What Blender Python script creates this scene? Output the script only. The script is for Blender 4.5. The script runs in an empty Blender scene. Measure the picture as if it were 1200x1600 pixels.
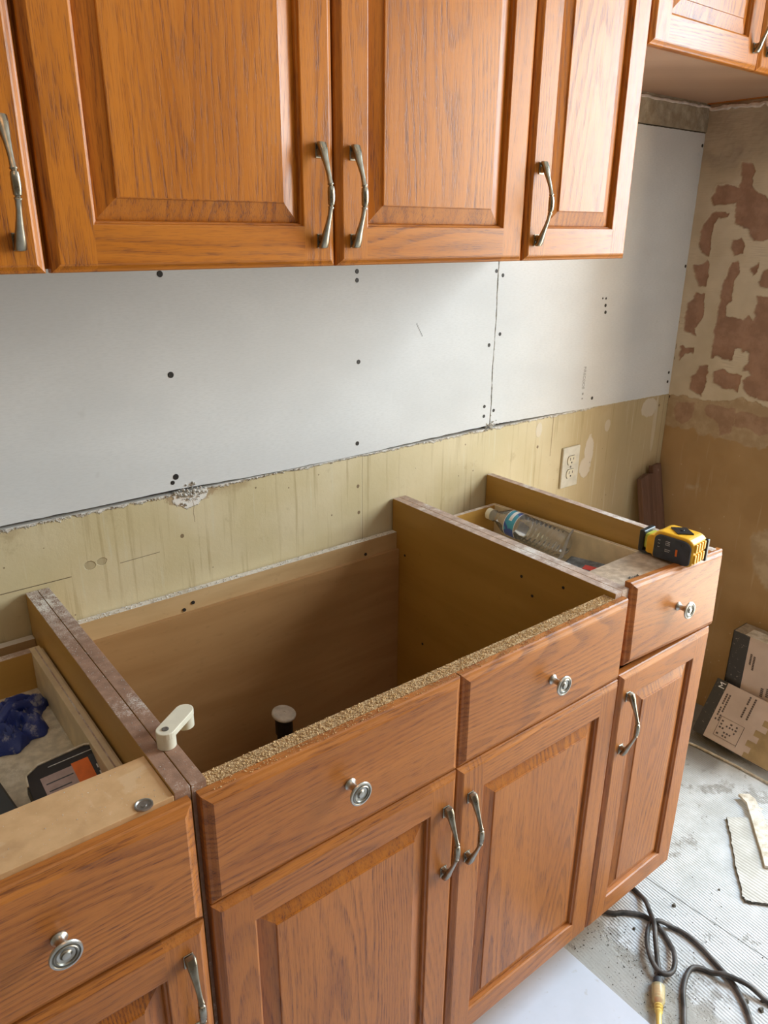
import bpy, math, random
import numpy as np
from mathutils import Vector, Matrix, Euler, noise as mnoise
random.seed(7); rng = np.random.default_rng(5)
S = bpy.context.scene
COL = S.collection

# ------------------------------------------------------------------ camera, light, exposure
yaw, pitch, roll = 0.6686, -0.3592, 0.0088
Fv = Vector((math.sin(yaw)*math.cos(pitch), math.cos(yaw)*math.cos(pitch), math.sin(pitch)))
Rv = Fv.cross(Vector((0, 0, 1))).normalized(); Uv = Rv.cross(Fv)
R2 = Rv*math.cos(roll)+Uv*math.sin(roll); U2 = -Rv*math.sin(roll)+Uv*math.cos(roll)
cd = bpy.data.cameras.new('camera'); cam = bpy.data.objects.new('camera', cd); COL.objects.link(cam)
cam.matrix_world = Matrix(((R2.x, U2.x, -Fv.x, -2.1221), (R2.y, U2.y, -Fv.y, -1.2696), (R2.z, U2.z, -Fv.z, 1.455), (0, 0, 0, 1)))
cd.sensor_fit = 'HORIZONTAL'; cd.sensor_width = 36; cd.lens = 1179.17*36/1200; cd.clip_start = .02
S.camera = cam
S.view_settings.view_transform = 'Standard'; S.view_settings.look = 'None'
S.view_settings.exposure = 0.0; S.view_settings.gamma = 1; S.view_settings.use_curve_mapping = False

w = bpy.data.worlds.new('world'); S.world = w; w.use_nodes = True
bg = w.node_tree.nodes['Background']; bg.inputs[0].default_value = (.75, .87, 1, 1); bg.inputs[1].default_value = .15

def area(name, loc, aim, sx, sy, power, color, spread=180):
    l = bpy.data.lights.new(name, 'AREA'); l.shape = 'RECTANGLE'; l.size = sx; l.size_y = sy
    l.energy = power; l.color = color; l.spread = math.radians(spread)
    o = bpy.data.objects.new(name, l); COL.objects.link(o); o.location = loc
    o.rotation_euler = (Vector(aim)-Vector(loc)).to_track_quat('-Z', 'Y').to_euler()
    return o
area('sky_light_through_patio_door', (0.50, -1.07, 1.75), (-1.2, -1.07, 1.60), 0.85, 1.10, 80, (.58, .82, 1.0))
area('warm_fill_outside_patio_door', (0.50, -1.70, 1.75), (-1.2, -1.70, 1.60), 0.85, 1.10, 36, (1.0, .72, .42))  # warm fill added outside the opening to balance the colours, no known source
area('ground_light_through_patio_door', (0.50, -1.45, .52), (-1.2, -1.40, .52), 1.10, 0.90, 25, (1.0, .95, .82))
area('overhead_warm_fill', (-1.9, -1.05, 2.38), (-1.9, -1.05, 0), .35, .35, 1.5, (1.0, .5, .2))  # faint warm fill added overhead, no fixture is known there

# ------------------------------------------------------------------ node expression helper
class X:
    def __init__(s, nt, sock): s.nt, s.s = nt, sock
    def _m(s, op, o=None, clamp=False, c=None):
        n = s.nt.nodes.new('ShaderNodeMath'); n.operation = op; n.use_clamp = clamp
        for i, v in enumerate((s, o, c)):
            if v is None: continue
            if isinstance(v, X): s.nt.links.new(v.s, n.inputs[i])
            else: n.inputs[i].default_value = v
        return X(s.nt, n.outputs[0])
    def __add__(s, o): return s._m('ADD', o)
    def __sub__(s, o): return s._m('SUBTRACT', o)
    def __mul__(s, o): return s._m('MULTIPLY', o)
    def __truediv__(s, o): return s._m('DIVIDE', o)
    __radd__ = __add__; __rmul__ = __mul__
    def __rsub__(s, o): return (s*-1)+o
    def lt(s, o): return s._m('LESS_THAN', o)
    def gt(s, o): return s._m('GREATER_THAN', o)
    def abs(s): return s._m('ABSOLUTE')
    def sin(s): return s._m('SINE')
    def frac(s): return s._m('FRACT')
    def pw(s, e): return s._m('POWER', e)
    def mx(s, o): return s._m('MAXIMUM', o)
    def mn(s, o): return s._m('MINIMUM', o)
    def clamp(s): return s._m('ADD', 0.0, True)
    def ramp(s, a, b):   # smooth 0..1 between a and b
        n = s.nt.nodes.new('ShaderNodeMapRange'); n.interpolation_type = 'SMOOTHSTEP'
        s.nt.links.new(s.s, n.inputs[0]); n.inputs[1].default_value = a; n.inputs[2].default_value = b
        n.inputs[3].default_value = 0; n.inputs[4].default_value = 1
        return X(s.nt, n.outputs[0])

class Mat:
    def __init__(s, name, rough=.6, metal=0, coat=0, spec=.5):
        s.m = bpy.data.materials.new(name); s.m.use_nodes = True; s.nt = s.m.node_tree
        s.b = s.nt.nodes['Principled BSDF']
        s.b.inputs['Roughness'].default_value = rough; s.b.inputs['Metallic'].default_value = metal
        s.b.inputs['Coat Weight'].default_value = coat; s.b.inputs['Specular IOR Level'].default_value = spec
        tc = s.nt.nodes.new('ShaderNodeTexCoord'); s.co = tc.outputs['Object']
        sp = s.nt.nodes.new('ShaderNodeSeparateXYZ'); s.nt.links.new(s.co, sp.inputs[0])
        s.x, s.y, s.z = (X(s.nt, sp.outputs[i]) for i in range(3))
        oi = s.nt.nodes.new('ShaderNodeObjectInfo'); s.rnd = X(s.nt, oi.outputs['Random'])
    def vec(s, x, y, z):
        n = s.nt.nodes.new('ShaderNodeCombineXYZ')
        for i, v in enumerate((x, y, z)):
            if isinstance(v, X): s.nt.links.new(v.s, n.inputs[i])
            else: n.inputs[i].default_value = v
        return n.outputs[0]
    def noise(s, v=None, scale=5, detail=3, rough=.5, dist=0):
        n = s.nt.nodes.new('ShaderNodeTexNoise'); n.inputs['Scale'].default_value = scale
        n.inputs['Detail'].default_value = detail; n.inputs['Roughness'].default_value = rough
        n.inputs['Distortion'].default_value = dist
        s.nt.links.new(v if v is not None else s.co, n.inputs['Vector']); return X(s.nt, n.outputs['Fac'])
    def vor(s, v=None, scale=5, feature='F1'):
        n = s.nt.nodes.new('ShaderNodeTexVoronoi'); n.feature = feature; n.inputs['Scale'].default_value = scale
        s.nt.links.new(v if v is not None else s.co, n.inputs['Vector']); return X(s.nt, n.outputs['Distance'])
    def mix(s, f, a, b):
        n = s.nt.nodes.new('ShaderNodeMix'); n.data_type = 'RGBA'
        for idx, v in ((0, f), (6, a), (7, b)):
            if isinstance(v, X): s.nt.links.new(v.s, n.inputs[idx])
            elif idx == 0: n.inputs[0].default_value = v
            elif isinstance(v, tuple): n.inputs[idx].default_value = (*v, 1)
            else: s.nt.links.new(v, n.inputs[idx])
        return n.outputs[2]
    def color(s, c):
        if isinstance(c, tuple): s.b.inputs['Base Color'].default_value = (*c, 1)
        else: s.nt.links.new(c, s.b.inputs['Base Color'])
        return s
    def rough(s, x): s.nt.links.new(x.s, s.b.inputs['Roughness']); return s
    def bump(s, h, dist=.001, strength=1):
        n = s.nt.nodes.new('ShaderNodeBump'); n.inputs['Distance'].default_value = dist; n.inputs['Strength'].default_value = strength
        s.nt.links.new(h.s, n.inputs['Height']); s.nt.links.new(n.outputs[0], s.b.inputs['Normal']); return s

def plain(name, col, rough=.5, metal=0, spec=.5, var=.12, scale=60, bump=0):
    m = Mat(name, rough, metal, spec=spec); f = m.noise(scale=scale, detail=3).ramp(.3, .7)
    m.color(m.mix(f, tuple(c*(1-var) for c in col), tuple(min(1, c*(1+var)) for c in col)))
    if bump: m.bump(m.noise(scale=scale*3), bump)
    return m.m

def oak(name, axis='z', tone=1.0, off=0, pc=1.0):
    m = Mat(name, .36, coat=.12, spec=.3); m.b.inputs['Coat Roughness'].default_value = .22
    o = m.rnd*7.3+off
    X_, Y_, Z_ = (m.x, m.y, m.z) if axis == 'z' else (m.z, m.y, m.x)
    v = m.vec(X_*1.0+o, Y_*.35+o*2, Z_*.085+o)
    warp = m.noise(m.vec(X_+o, Y_, Z_*.5), scale=14, detail=2)*.012
    v = m.vec(X_*1.0+o+warp, Y_*.35+o*2, Z_*.085+o)
    tonex = m.noise(m.vec(X_+o, Y_, Z_*.3+o), scale=6, detail=2)
    fig = m.noise(v, scale=6.5, detail=1.5, rough=.45)
    band = (fig*44).frac()
    late = band.ramp(.25, .85)*(1-band.ramp(.85, 1.0))*(tonex.ramp(.35, .65)*.75+.25)
    v2 = m.vec(X_*1.0+o, Y_, Z_*.035+o)
    pores = m.noise(m.vec(X_+o, Y_, Z_*.05+o), scale=720, detail=2, rough=.6).ramp(.50, .62)
    fine = m.noise(v2, scale=130, detail=3, rough=.6)
    tonev = m.noise(m.vec(X_+o, Y_, Z_*.2+o), scale=9, detail=2)
    base = m.mix(tonev.ramp(.3, .7), (.40*tone, .122*tone, .009*tone), (.50*tone, .165*tone, .016*tone))
    c = m.mix((late*(.50*pc)).clamp(), base, (.23*tone, .064*tone, .008*tone))
    c = m.mix((pores*(late*.8+.30)*(.85*pc)).clamp(), c, (.17*tone, .05*tone, .014*tone))
    c = m.mix((fine.ramp(.35, .7)*.25), c, (.58*tone, .215*tone, .028*tone))
    m.color(c)
    m.bump(1-pores*(late*.7+.3), .0003, .35)
    m.rough(fine*.16+.30)
    return m.m

M = {}
M['oakv'] = oak('oak_vertical', 'z', 1.0, 0, 1.25); M['oakh'] = oak('oak_horizontal', 'x', .97, 3.1, 1.2)
M['oakend'] = oak('oak_end_grain', 'z', .95, 2.2, 1.7); M['oakbv'] = oak('oak_base_vertical', 'z', .95, 5.2, 1.25); M['oakbh'] = oak('oak_base_horizontal', 'x', .95, 8.4, 1.25)
for k in ('oakbv', 'oakbh'):   # base units are a touch redder and more worn
    nt = M[k].node_tree; b = nt.nodes['Principled BSDF']
    src = b.inputs['Base Color'].links[0].from_socket
    h = nt.nodes.new('ShaderNodeHueSaturation'); h.inputs['Hue'].default_value = .5; h.inputs['Saturation'].default_value = .95
    h.inputs['Value'].default_value = 1.0
    nt.links.new(src, h.inputs['Color']); nt.links.new(h.outputs[0], b.inputs['Base Color'])

def maple(name, c1, c2, axis='z', rough=.45):
    m = Mat(name, rough); X_, Z_ = (m.x+m.y*.7, m.z) if axis == 'z' else (m.z, m.x+m.y)
    if axis == 'y': X_, Z_ = m.z, m.y
    v = m.vec(X_, m.rnd*5, Z_*.12)
    f = m.noise(v, scale=16, detail=4, rough=.6, dist=.6)
    fl = m.noise(m.vec(X_, 0, Z_*.5), scale=90, detail=2).ramp(.6, .75)*.25
    blot = m.noise(scale=4, detail=3).ramp(.35, .7)
    c = m.mix(f.ramp(.3, .7), c1, c2)
    c = m.mix(fl, c, tuple(x*.6 for x in c1)); c = m.mix(blot*.25, c, tuple(x*.72 for x in c1))
    m.color(c); return m.m
M['maple_rail'] = maple('maple_rail', (.50, .33, .16), (.62, .43, .23), 'x')
M['maple_back'] = maple('maple_hardboard', (.37, .20, .08), (.46, .27, .12), 'x')
M['melamine'] = maple('olive_tan_panel', (.40, .215, .040), (.46, .255, .055), 'y', .4)
M['golden'] = maple('golden_panel', (.46, .26, .06), (.54, .31, .08), 'y', .4)
M['underside'] = maple('cabinet_underside', (.34, .20, .12), (.46, .29, .19), 'x', .5)

def dusty(name, col, amt=.5, white=(.74, .71, .66), scale=1.0, backw=0.0):
    m = Mat(name, .7)
    big = m.noise(scale=9*scale, detail=3); sm = m.noise(scale=420*scale, detail=3, rough=.7); md = m.noise(scale=70*scale, detail=4)
    f = ((big*1.1+md*.6+sm*.7)*.4167).ramp(.62-amt*.22, .74-amt*.16)
    f = (f+m.y.ramp(-.26, -.02)*(sm*.9+md*.5).ramp(.55, .85)*backw).clamp()
    base = m.mix(md.ramp(.3, .7), tuple(x*.8 for x in col), tuple(x*1.15 for x in col))
    m.color(m.mix(f, base, white)); m.bump(sm+f, .0006, .6); return m.m
M['edge_brown'] = dusty('brown_edge_band', (.31, .18, .12), .40, (.74, .71, .66), 1.0, .9)
M['edge_mid'] = dusty('pinkish_edge_band', (.46, .33, .26), .62)
M['edge_white'] = dusty('chalky_rail_edge', (.55, .48, .38), 1.35)
m = Mat('beige_stretcher', .75); n1 = m.noise(scale=38, detail=4, rough=.6); n2 = m.noise(scale=420, detail=2)
c = m.mix(n1.ramp(.25, .75), (.56, .345, .165), (.66, .42, .215)); c = m.mix(m.noise(scale=16, detail=5, dist=1.2).ramp(.60, .66)*.3, c, (.74, .56, .36)); c = m.mix(n2.ramp(.72, .78)*.6, c, (.78, .66, .5))
c = m.mix(m.noise(scale=13, detail=4, dist=.8).ramp(.54, .70)*.45, c, (.42, .25, .12)); M['stretch'] = m.color(c).m
M['stretch2'] = dusty('worn_stretcher', (.46, .35, .25), .45, (.66, .58, .50))
m = Mat('particle_board', .9)
g = m.vor(scale=420); g2 = m.noise(scale=260, detail=4, rough=.8)
c = m.mix(g2.ramp(.35, .65), (.33, .19, .08), (.68, .48, .26)); c = m.mix(g.lt(.23)*.6, c, (.20, .11, .05)); m.color(c)
m.bump(g2+g, .0015); M['particle'] = m.m
M['dustgrain'] = plain('sawdust', (.62, .43, .22), .9, var=.3, scale=500)
M['cream'] = dusty('cream_drawer_box', (.62, .55, .42), .55, (.76, .72, .62))
M['white_side'] = plain('cream_melamine', (.68, .55, .36), .5, var=.1, scale=30)

# walls ---------------------------------------------------------------
m = Mat('drywall_paper', .85)
f = m.noise(m.vec(m.x*.6, 0, m.z), scale=7, detail=4); fib = m.noise(m.vec(m.x*.35, 0, m.z*1.6), scale=260, detail=2)
c = m.mix(f.ramp(.3, .7), (.67, .685, .695), (.74, .755, .765)); c = m.mix(fib.ramp(.35, .75)*.35, c, (.60, .615, .62))
sm = m.noise(scale=22, detail=2).ramp(.70, .80)*.25; c = m.mix(sm, c, (.42, .42, .40))
M['drywall'] = m.color(c).m
M['gypsum'] = plain('gypsum_core', (.62, .60, .56), .95, var=.25, scale=200)
M['dark'] = plain('dark_gap', (.05, .04, .035), .9)

m = Mat('old_painted_wall', .55)
st = m.noise(m.vec(m.x*1.0, 0, m.z*.045), scale=75, detail=3, rough=.6)
st2 = m.noise(m.vec(m.x, 0, m.z*.10), scale=20, detail=3); blot = m.noise(scale=6, detail=4)
c = m.mix(blot.ramp(.3, .7), (.60, .51, .30), (.68, .59, .39))
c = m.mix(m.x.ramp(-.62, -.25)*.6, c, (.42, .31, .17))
c = m.mix((st.ramp(.53, .70)*st2.ramp(.36, .58))*.6, c, (.38, .29, .14)); c = m.mix(m.noise(scale=17, detail=5, rough=.7).ramp(.60, .70)*.35, c, (.42, .33, .18))
c = m.mix((1-st.ramp(.30, .42))*.5, c, (.66, .62, .47))
n1 = m.noise(scale=45, detail=5, rough=.7)
def ell(cx, cz, rx, rz, jag=.35):
    a = ((m.x-cx)/rx).pw(2.0) if False else ((m.x-cx)*(1/rx)); b = (m.z-cz)*(1/rz)
    d = a*a+b*b+(n1-.5)*(jag*4)
    return 1-d.ramp(.85, 1.1)
white = ell(-.375, .862, .020, .052).mx(ell(-.385, .82, .026, .032)).mx(ell(-.1, .955, .040, .030)*.7).mx(ell(-.60, .962, .012, .02)*.7)
white = white.mx(ell(-.30, .93, .013, .018)*.6).mx(ell(-.06, .90, .010, .09)*.35)
c = m.mix(white*.75, c, (.72, .67, .60))
crk = ell(-1.582, .985, .034, .024, .5)
c = m.mix(ell(-1.582, .988, .050, .022, .7)*.6, c, (.30, .18, .09))
c = m.mix(crk, c, (.80, .77, .72))
edge = (m.z+(n1-.5)*.024+(m.noise(scale=9, detail=2)-.5)*.012).ramp(.9885, .9925)*(1-m.x.ramp(-.42, -.25))
c = m.mix(edge, c, (.74, .72, .68))
brn = ((m.z+(n1-.5)*.05).ramp(.965, .990)*(m.noise(m.vec(m.x, 0, m.z), scale=7, detail=2).ramp(.52, .66)))*(1-edge)
c = m.mix(brn*.6, c, (.34, .23, .11))
def line(zc, x0, x1, wd=.0007, slope=0):
    return ((m.z-zc-(m.x-x0)*slope).abs().lt(wd))*m.x.gt(x0)*m.x.lt(x1)
c = m.mix(line(.8825, -2.6, -1.811).mx(line(.885, -1.725, -1.65, .0005, .03)), c, (.10, .07, .04))
crv = ((m.x+1.18+(m.noise(m.vec(0, 0, m.z), scale=25)-.5)*.004).abs().lt(.0006)).mx((m.x+1.577+(m.noise(m.vec(0, 0, m.z), scale=35)-.5)*.012).abs().lt(.0006)*m.z.gt(.93)).mx((m.x+.545+(m.noise(m.vec(0, 0, m.z), scale=30)-.5)*.006).abs().lt(.0011)*m.z.gt(.88)).mx((m.x+.022).abs().lt(.0008))
c = m.mix(crv*.8, c, (.22, .14, .07))
pits = (m.vor(scale=30).lt(.06))*m.noise(scale=5).gt(.50)
for sx_, sz_ in ((-1.604, .908), (-1.192, .924), (-1.19, .862), (-1.93, .93), (-.047, .955), (-.60, .915)):
    da, db = (m.x-sx_)*(1/.0038), (m.z-sz_)*(1/.0042); pits = pits.mx((da*da+db*db).lt(1.0)*1.2)
c = m.mix(pits*.8, c, (.22, .15, .08))
dz = ell(-1.778, .895, .010, .008, .4).mx(ell(-1.757, .897, .009, .007, .4)); c = m.mix(dz*.5, c, (.30, .24, .14))
m.color(c); m.bump(n1*.5+white+crk*2+edge*2-dz*2-pits, .0012, .8); M['oldpaint'] = m.m

m = Mat('plaster_scar', .9); n1 = m.noise(scale=28, detail=5, rough=.65); v_ = m.vor(scale=34)
c = m.mix(n1.ramp(.35, .65), (.36, .30, .21), (.52, .46, .35)); c = m.mix(v_.ramp(.25, .5)*.35, c, (.26, .20, .13))
c = m.mix(m.noise(scale=11, detail=4).ramp(.62, .68)*.6, c, (.62, .57, .48)); m.color(c); m.bump(n1+v_, .004); M['scar'] = m.m

m = Mat('right_wall_surface', .85)
at = m.nt.nodes.new('ShaderNodeAttribute'); at.attribute_name = 'layers'
sp = m.nt.nodes.new('ShaderNodeSeparateColor'); m.nt.links.new(at.outputs['Color'], sp.inputs[0])
pl, th, gr = (X(m.nt, sp.outputs[i]) for i in range(3))
yz = m.vec(0, m.y, m.z)
n1 = m.noise(yz, scale=22, detail=5, rough=.6); n2 = m.noise(yz, scale=7, detail=3); comb = m.noise(m.vec(0, m.y*.06, m.z), scale=330, detail=1)
low = m.mix(n2.ramp(.35, .65), (.33, .205, .090), (.385, .25, .12))
low = m.mix(m.noise(m.vec(0, m.y, m.z*.08), scale=55, detail=3).ramp(.60, .72)*.35, low, (.50, .39, .26))
low = m.mix(m.vor(yz, scale=30).lt(.06)*.6, low, (.56, .47, .35))
clay = m.mix(n1.ramp(.35, .65), (.27, .155, .100), (.36, .215, .145))
thin = m.mix(n1.ramp(.38, .66), (.36, .265, .165), (.47, .37, .25))
plas = m.mix(n2.ramp(.35, .65), (.50, .42, .30), (.62, .54, .41)); plas = m.mix(comb.ramp(.4, .62)*n2.ramp(.52, .6)*.5, plas, (.44, .37, .27))
plas = m.mix(gr*(n1.ramp(.3, .7)*.4+.6), plas, (.36, .30, .225))
c = m.mix(th, low, thin); c = m.mix(th*(1-m.z.ramp(.995, 1.0))*0, c, clay)
a2 = X(m.nt, at.outputs['Alpha']); c = m.mix(a2, c, clay); c = m.mix(pl, c, plas)
m.color(c); m.bump(n1+comb*pl*.5, .0015, .7); M['rightwall'] = m.m
M['roomwall'] = plain('room_wall', (.36, .27, .18), .9, var=.05, scale=3)
M['ceiling'] = plain('ceiling_paint', (.78, .75, .70), .9, var=.03)
M['whitecaulk'] = plain('caulk', (.66, .58, .52), .8, var=.2, scale=40)

# floor
m = Mat('thinset_floor', .82)
a = math.radians(84); u = m.x*math.sin(a)-m.y*math.cos(a)
wob = m.noise(scale=9, detail=2)*.004
rid = ((u+wob)*(2*math.pi/.0072)).sin()
n1 = m.noise(scale=13, detail=5, rough=.65); n2 = m.noise(scale=3.4, detail=3); n3 = m.noise(scale=110, detail=3, rough=.7)
dx = (m.x+1.03)*(1/.075); patch = 1-((dx*dx+(n1-.5)*3).ramp(.6, 1.2)); on = n2.ramp(.33, .5)*(.5+n1)*(1-patch*.85)
c = m.mix(n1.ramp(.3, .72), (.50, .515, .53), (.70, .725, .77))
c = m.mix((rid.ramp(-.2, .7)*on).clamp()*.28, c, (.36, .37, .38))
c = m.mix(n3.ramp(.64, .74)*.55, c, (.23, .22, .20))
dk = m.noise(m.vec(m.x, m.y, 5), scale=8.5, detail=5, rough=.7).ramp(.54, .64); c = m.mix(dk*.7, c, (.26, .245, .225))
dx = (m.x+1.03)*(1/.075); patch = 1-((dx*dx+(n1-.5)*3).ramp(.6, 1.2)); c = m.mix(patch*.72, c, (.29, .275, .24))
bx = (m.y-m.x*.35+.42)*(1/.02); brown = 1-((bx*bx+(n1-.5)*5).ramp(.5, 1.4)); 
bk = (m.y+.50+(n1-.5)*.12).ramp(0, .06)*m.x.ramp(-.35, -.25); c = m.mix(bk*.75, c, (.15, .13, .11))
seam = ((m.x+.752+(m.y+.7)*.06).abs().lt(.0012))*m.y.gt(-.86); c = m.mix(seam*.9, c, (.10, .095, .09))
m.color(c); m.bump(rid*on*.45+n1*1.2-dk*1.5-seam*4+n3*.6, .0012, .9); M['floor'] = m.m
m = Mat('pale_tile', .45); n1 = m.noise(scale=6, detail=5, rough=.6); n2 = m.noise(scale=60, detail=3)
c = m.mix(n1.ramp(.3, .7), (.56, .60, .70), (.63, .67, .79)); c = m.mix(n2.ramp(.68, .76)*.5, c, (.45, .45, .46)); M['tile'] = m.color(c).m
m = Mat('backer_board', .85); n1 = m.noise(scale=18, detail=5, rough=.65); rid = (m.x*(2*math.pi/.009)).sin()
c = m.mix(n1.ramp(.35, .7), (.49, .475, .445), (.63, .62, .60)); c = m.mix(rid.ramp(-.1, .8)*.25, c, (.36, .34, .30)); m.color(c); m.bump(n1+rid*.3, .0012); M['backer'] = m.m
M['backer_edge'] = plain('crumbled_edge', (.16, .145, .12), .95, var=.5, scale=160, bump=.003)
M['stick'] = dusty('plastered_stick', (.60, .52, .40), .8)

# metal, plastic ------------------------------------------------------
m = Mat('antique_nickel', .28, 1.0); n = m.noise(scale=45, detail=3)
m.color(m.mix(n.ramp(.3, .7), (.26, .235, .18), (.45, .425, .36))); m.rough(n*.2+.2); M['nickel'] = m.m
M['nickel_light'] = plain('worn_nickel', (.50, .49, .45), .3, 1.0)
M['knob_dark'] = plain('knob_recess', (.22, .21, .18), .4, .9)
M['darkmetal'] = plain('dark_recess', (.07, .065, .055), .5, .8)
M['screw'] = plain('black_screw', (.035, .032, .03), .5, .5)
M['steel'] = plain('dusty_steel', (.35, .34, .32), .35, .9, var=.3)
M['ivory'] = plain('ivory_plastic', (.72, .68, .55), .4, var=.04)
M['plate'] = plain('outlet_plate', (.66, .64, .56), .45, var=.07)
M['slot'] = plain('slot_dark', (.03, .03, .03), .6)
M['yellow'] = plain('yellow_plastic', (.80, .42, .02), .42, var=.06)
M['lime'] = plain('tape_blade', (.50, .50, .05), .35, var=.05)
M['rubber'] = plain('charcoal_rubber', (.035, .042, .055), .5, var=.2)
M['black'] = plain('black_plastic', (.014, .014, .016), .35)
M['orange'] = plain('orange_print', (.75, .16, .015), .45)
M['whiteprint'] = plain('white_print', (.75, .75, .75), .5)
M['greyprint'] = plain('grey_print', (.36, .36, .36), .7)
M['pinkprint'] = plain('faded_panel', (.40, .30, .28), .5)
M['blue'] = plain('blue_glove', (.012, .030, .16), .42, var=.35, scale=30)
m = Mat('blue_nitrile', .42); n = m.noise(scale=35, detail=5, rough=.7)
m.color(m.mix(n.ramp(.54, .66)*.6, (.012, .030, .19), (.40, .40, .42))); m.bump(m.noise(scale=90, detail=3), .001); M['blue'] = m.m
M['cord'] = plain('black_cord', (.068, .062, .060), .5, var=.6, scale=35)
M['redpack'] = plain('red_print', (.55, .05, .04), .4)
M['greypack'] = plain('grey_packaging', (.13, .14, .15), .4, var=.5, scale=80)
M['silver'] = plain('silver_film', (.22, .19, .17), .35, .3)
m = Mat('carton_pink', .8); n = m.noise(scale=12, detail=4)
c = m.mix(n.ramp(.3, .7), (.50, .39, .33), (.60, .48, .42)); M['carton'] = m.color(c).m
M['kraft'] = plain('kraft_print', (.36, .255, .13), .8, var=.15, scale=25)
M['cartontop'] = dusty('carton_top', (.34, .27, .19), .45, (.52, .47, .40))
m = Mat('carton_black', .55); n = m.noise(scale=85, detail=4, rough=.7)
M['cartonblack'] = m.color(m.mix(n.ramp(.60, .68)*.55, (.035, .033, .035), (.38, .33, .27))).m
M['ink'] = plain('ink', (.10, .075, .07), .8)
M['green'] = plain('green_tape', (.04, .12, .03), .6)
M['pvc'] = dusty('dusty_cap', (.55, .50, .44), .5)
m = Mat('plank_wood', .6); n = m.noise(m.vec(m.x, m.y, m.z*.07), scale=60, detail=4, rough=.65)
c = m.mix(n.ramp(.3, .7), (.085, .042, .028), (.17, .090, .062)); c = m.mix(m.noise(scale=30, detail=3).ramp(.68, .75)*.6, c, (.40, .30, .24)); M['plank'] = m.color(c).m
m = Mat('clear_plastic', .12); nt = m.nt
tr = nt.nodes.new('ShaderNodeBsdfTransparent'); gl = nt.nodes.new('ShaderNodeBsdfGlossy'); gl.inputs['Roughness'].default_value = .08
df = nt.nodes.new('ShaderNodeBsdfDiffuse'); df.inputs[0].default_value = (.7, .7, .68, 1)
lw = nt.nodes.new('ShaderNodeLayerWeight'); lw.inputs[0].default_value = .35
m1 = nt.nodes.new('ShaderNodeMixShader'); m1.inputs[0].default_value = .16; nt.links.new(tr.outputs[0], m1.inputs[1]); nt.links.new(df.outputs[0], m1.inputs[2])
m2 = nt.nodes.new('ShaderNodeMixShader'); nt.links.new(lw.outputs['Fresnel'], m2.inputs[0]); nt.links.new(m1.outputs[0], m2.inputs[1]); nt.links.new(gl.outputs[0], m2.inputs[2])
nt.links.new(m2.outputs[0], nt.nodes['Material Output'].inputs[0]); M['clear'] = m.m
m = Mat('bottle_label', .35)
c = m.mix(m.z.ramp(-.2, -.19)*0, (.05, .12, .42), (.05, .12, .42))
ang = m.noise(scale=30, detail=2); c = m.mix(ang.ramp(.5, .55), (.03, .07, .30), (.04, .30, .45)); m.color(c); M['label'] = m.m
m = Mat('amber_clear', .2); m.color((.80, .58, .16)); M['amber'] = m.m
m = Mat('clear_amber_shell', .15); m.color((.86, .78, .50)); nt = m.nt
tr = nt.nodes.new('ShaderNodeBsdfTransparent'); tr.inputs[0].default_value = (1, .90, .62, 1); ms = nt.nodes.new('ShaderNodeMixShader'); ms.inputs[0].default_value = .42
nt.links.new(tr.outputs[0], ms.inputs[1]); nt.links.new(m.b.outputs[0], ms.inputs[2]); nt.links.new(ms.outputs[0], nt.nodes['Material Output'].inputs[0]); M['amber_shell'] = m.m

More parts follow.
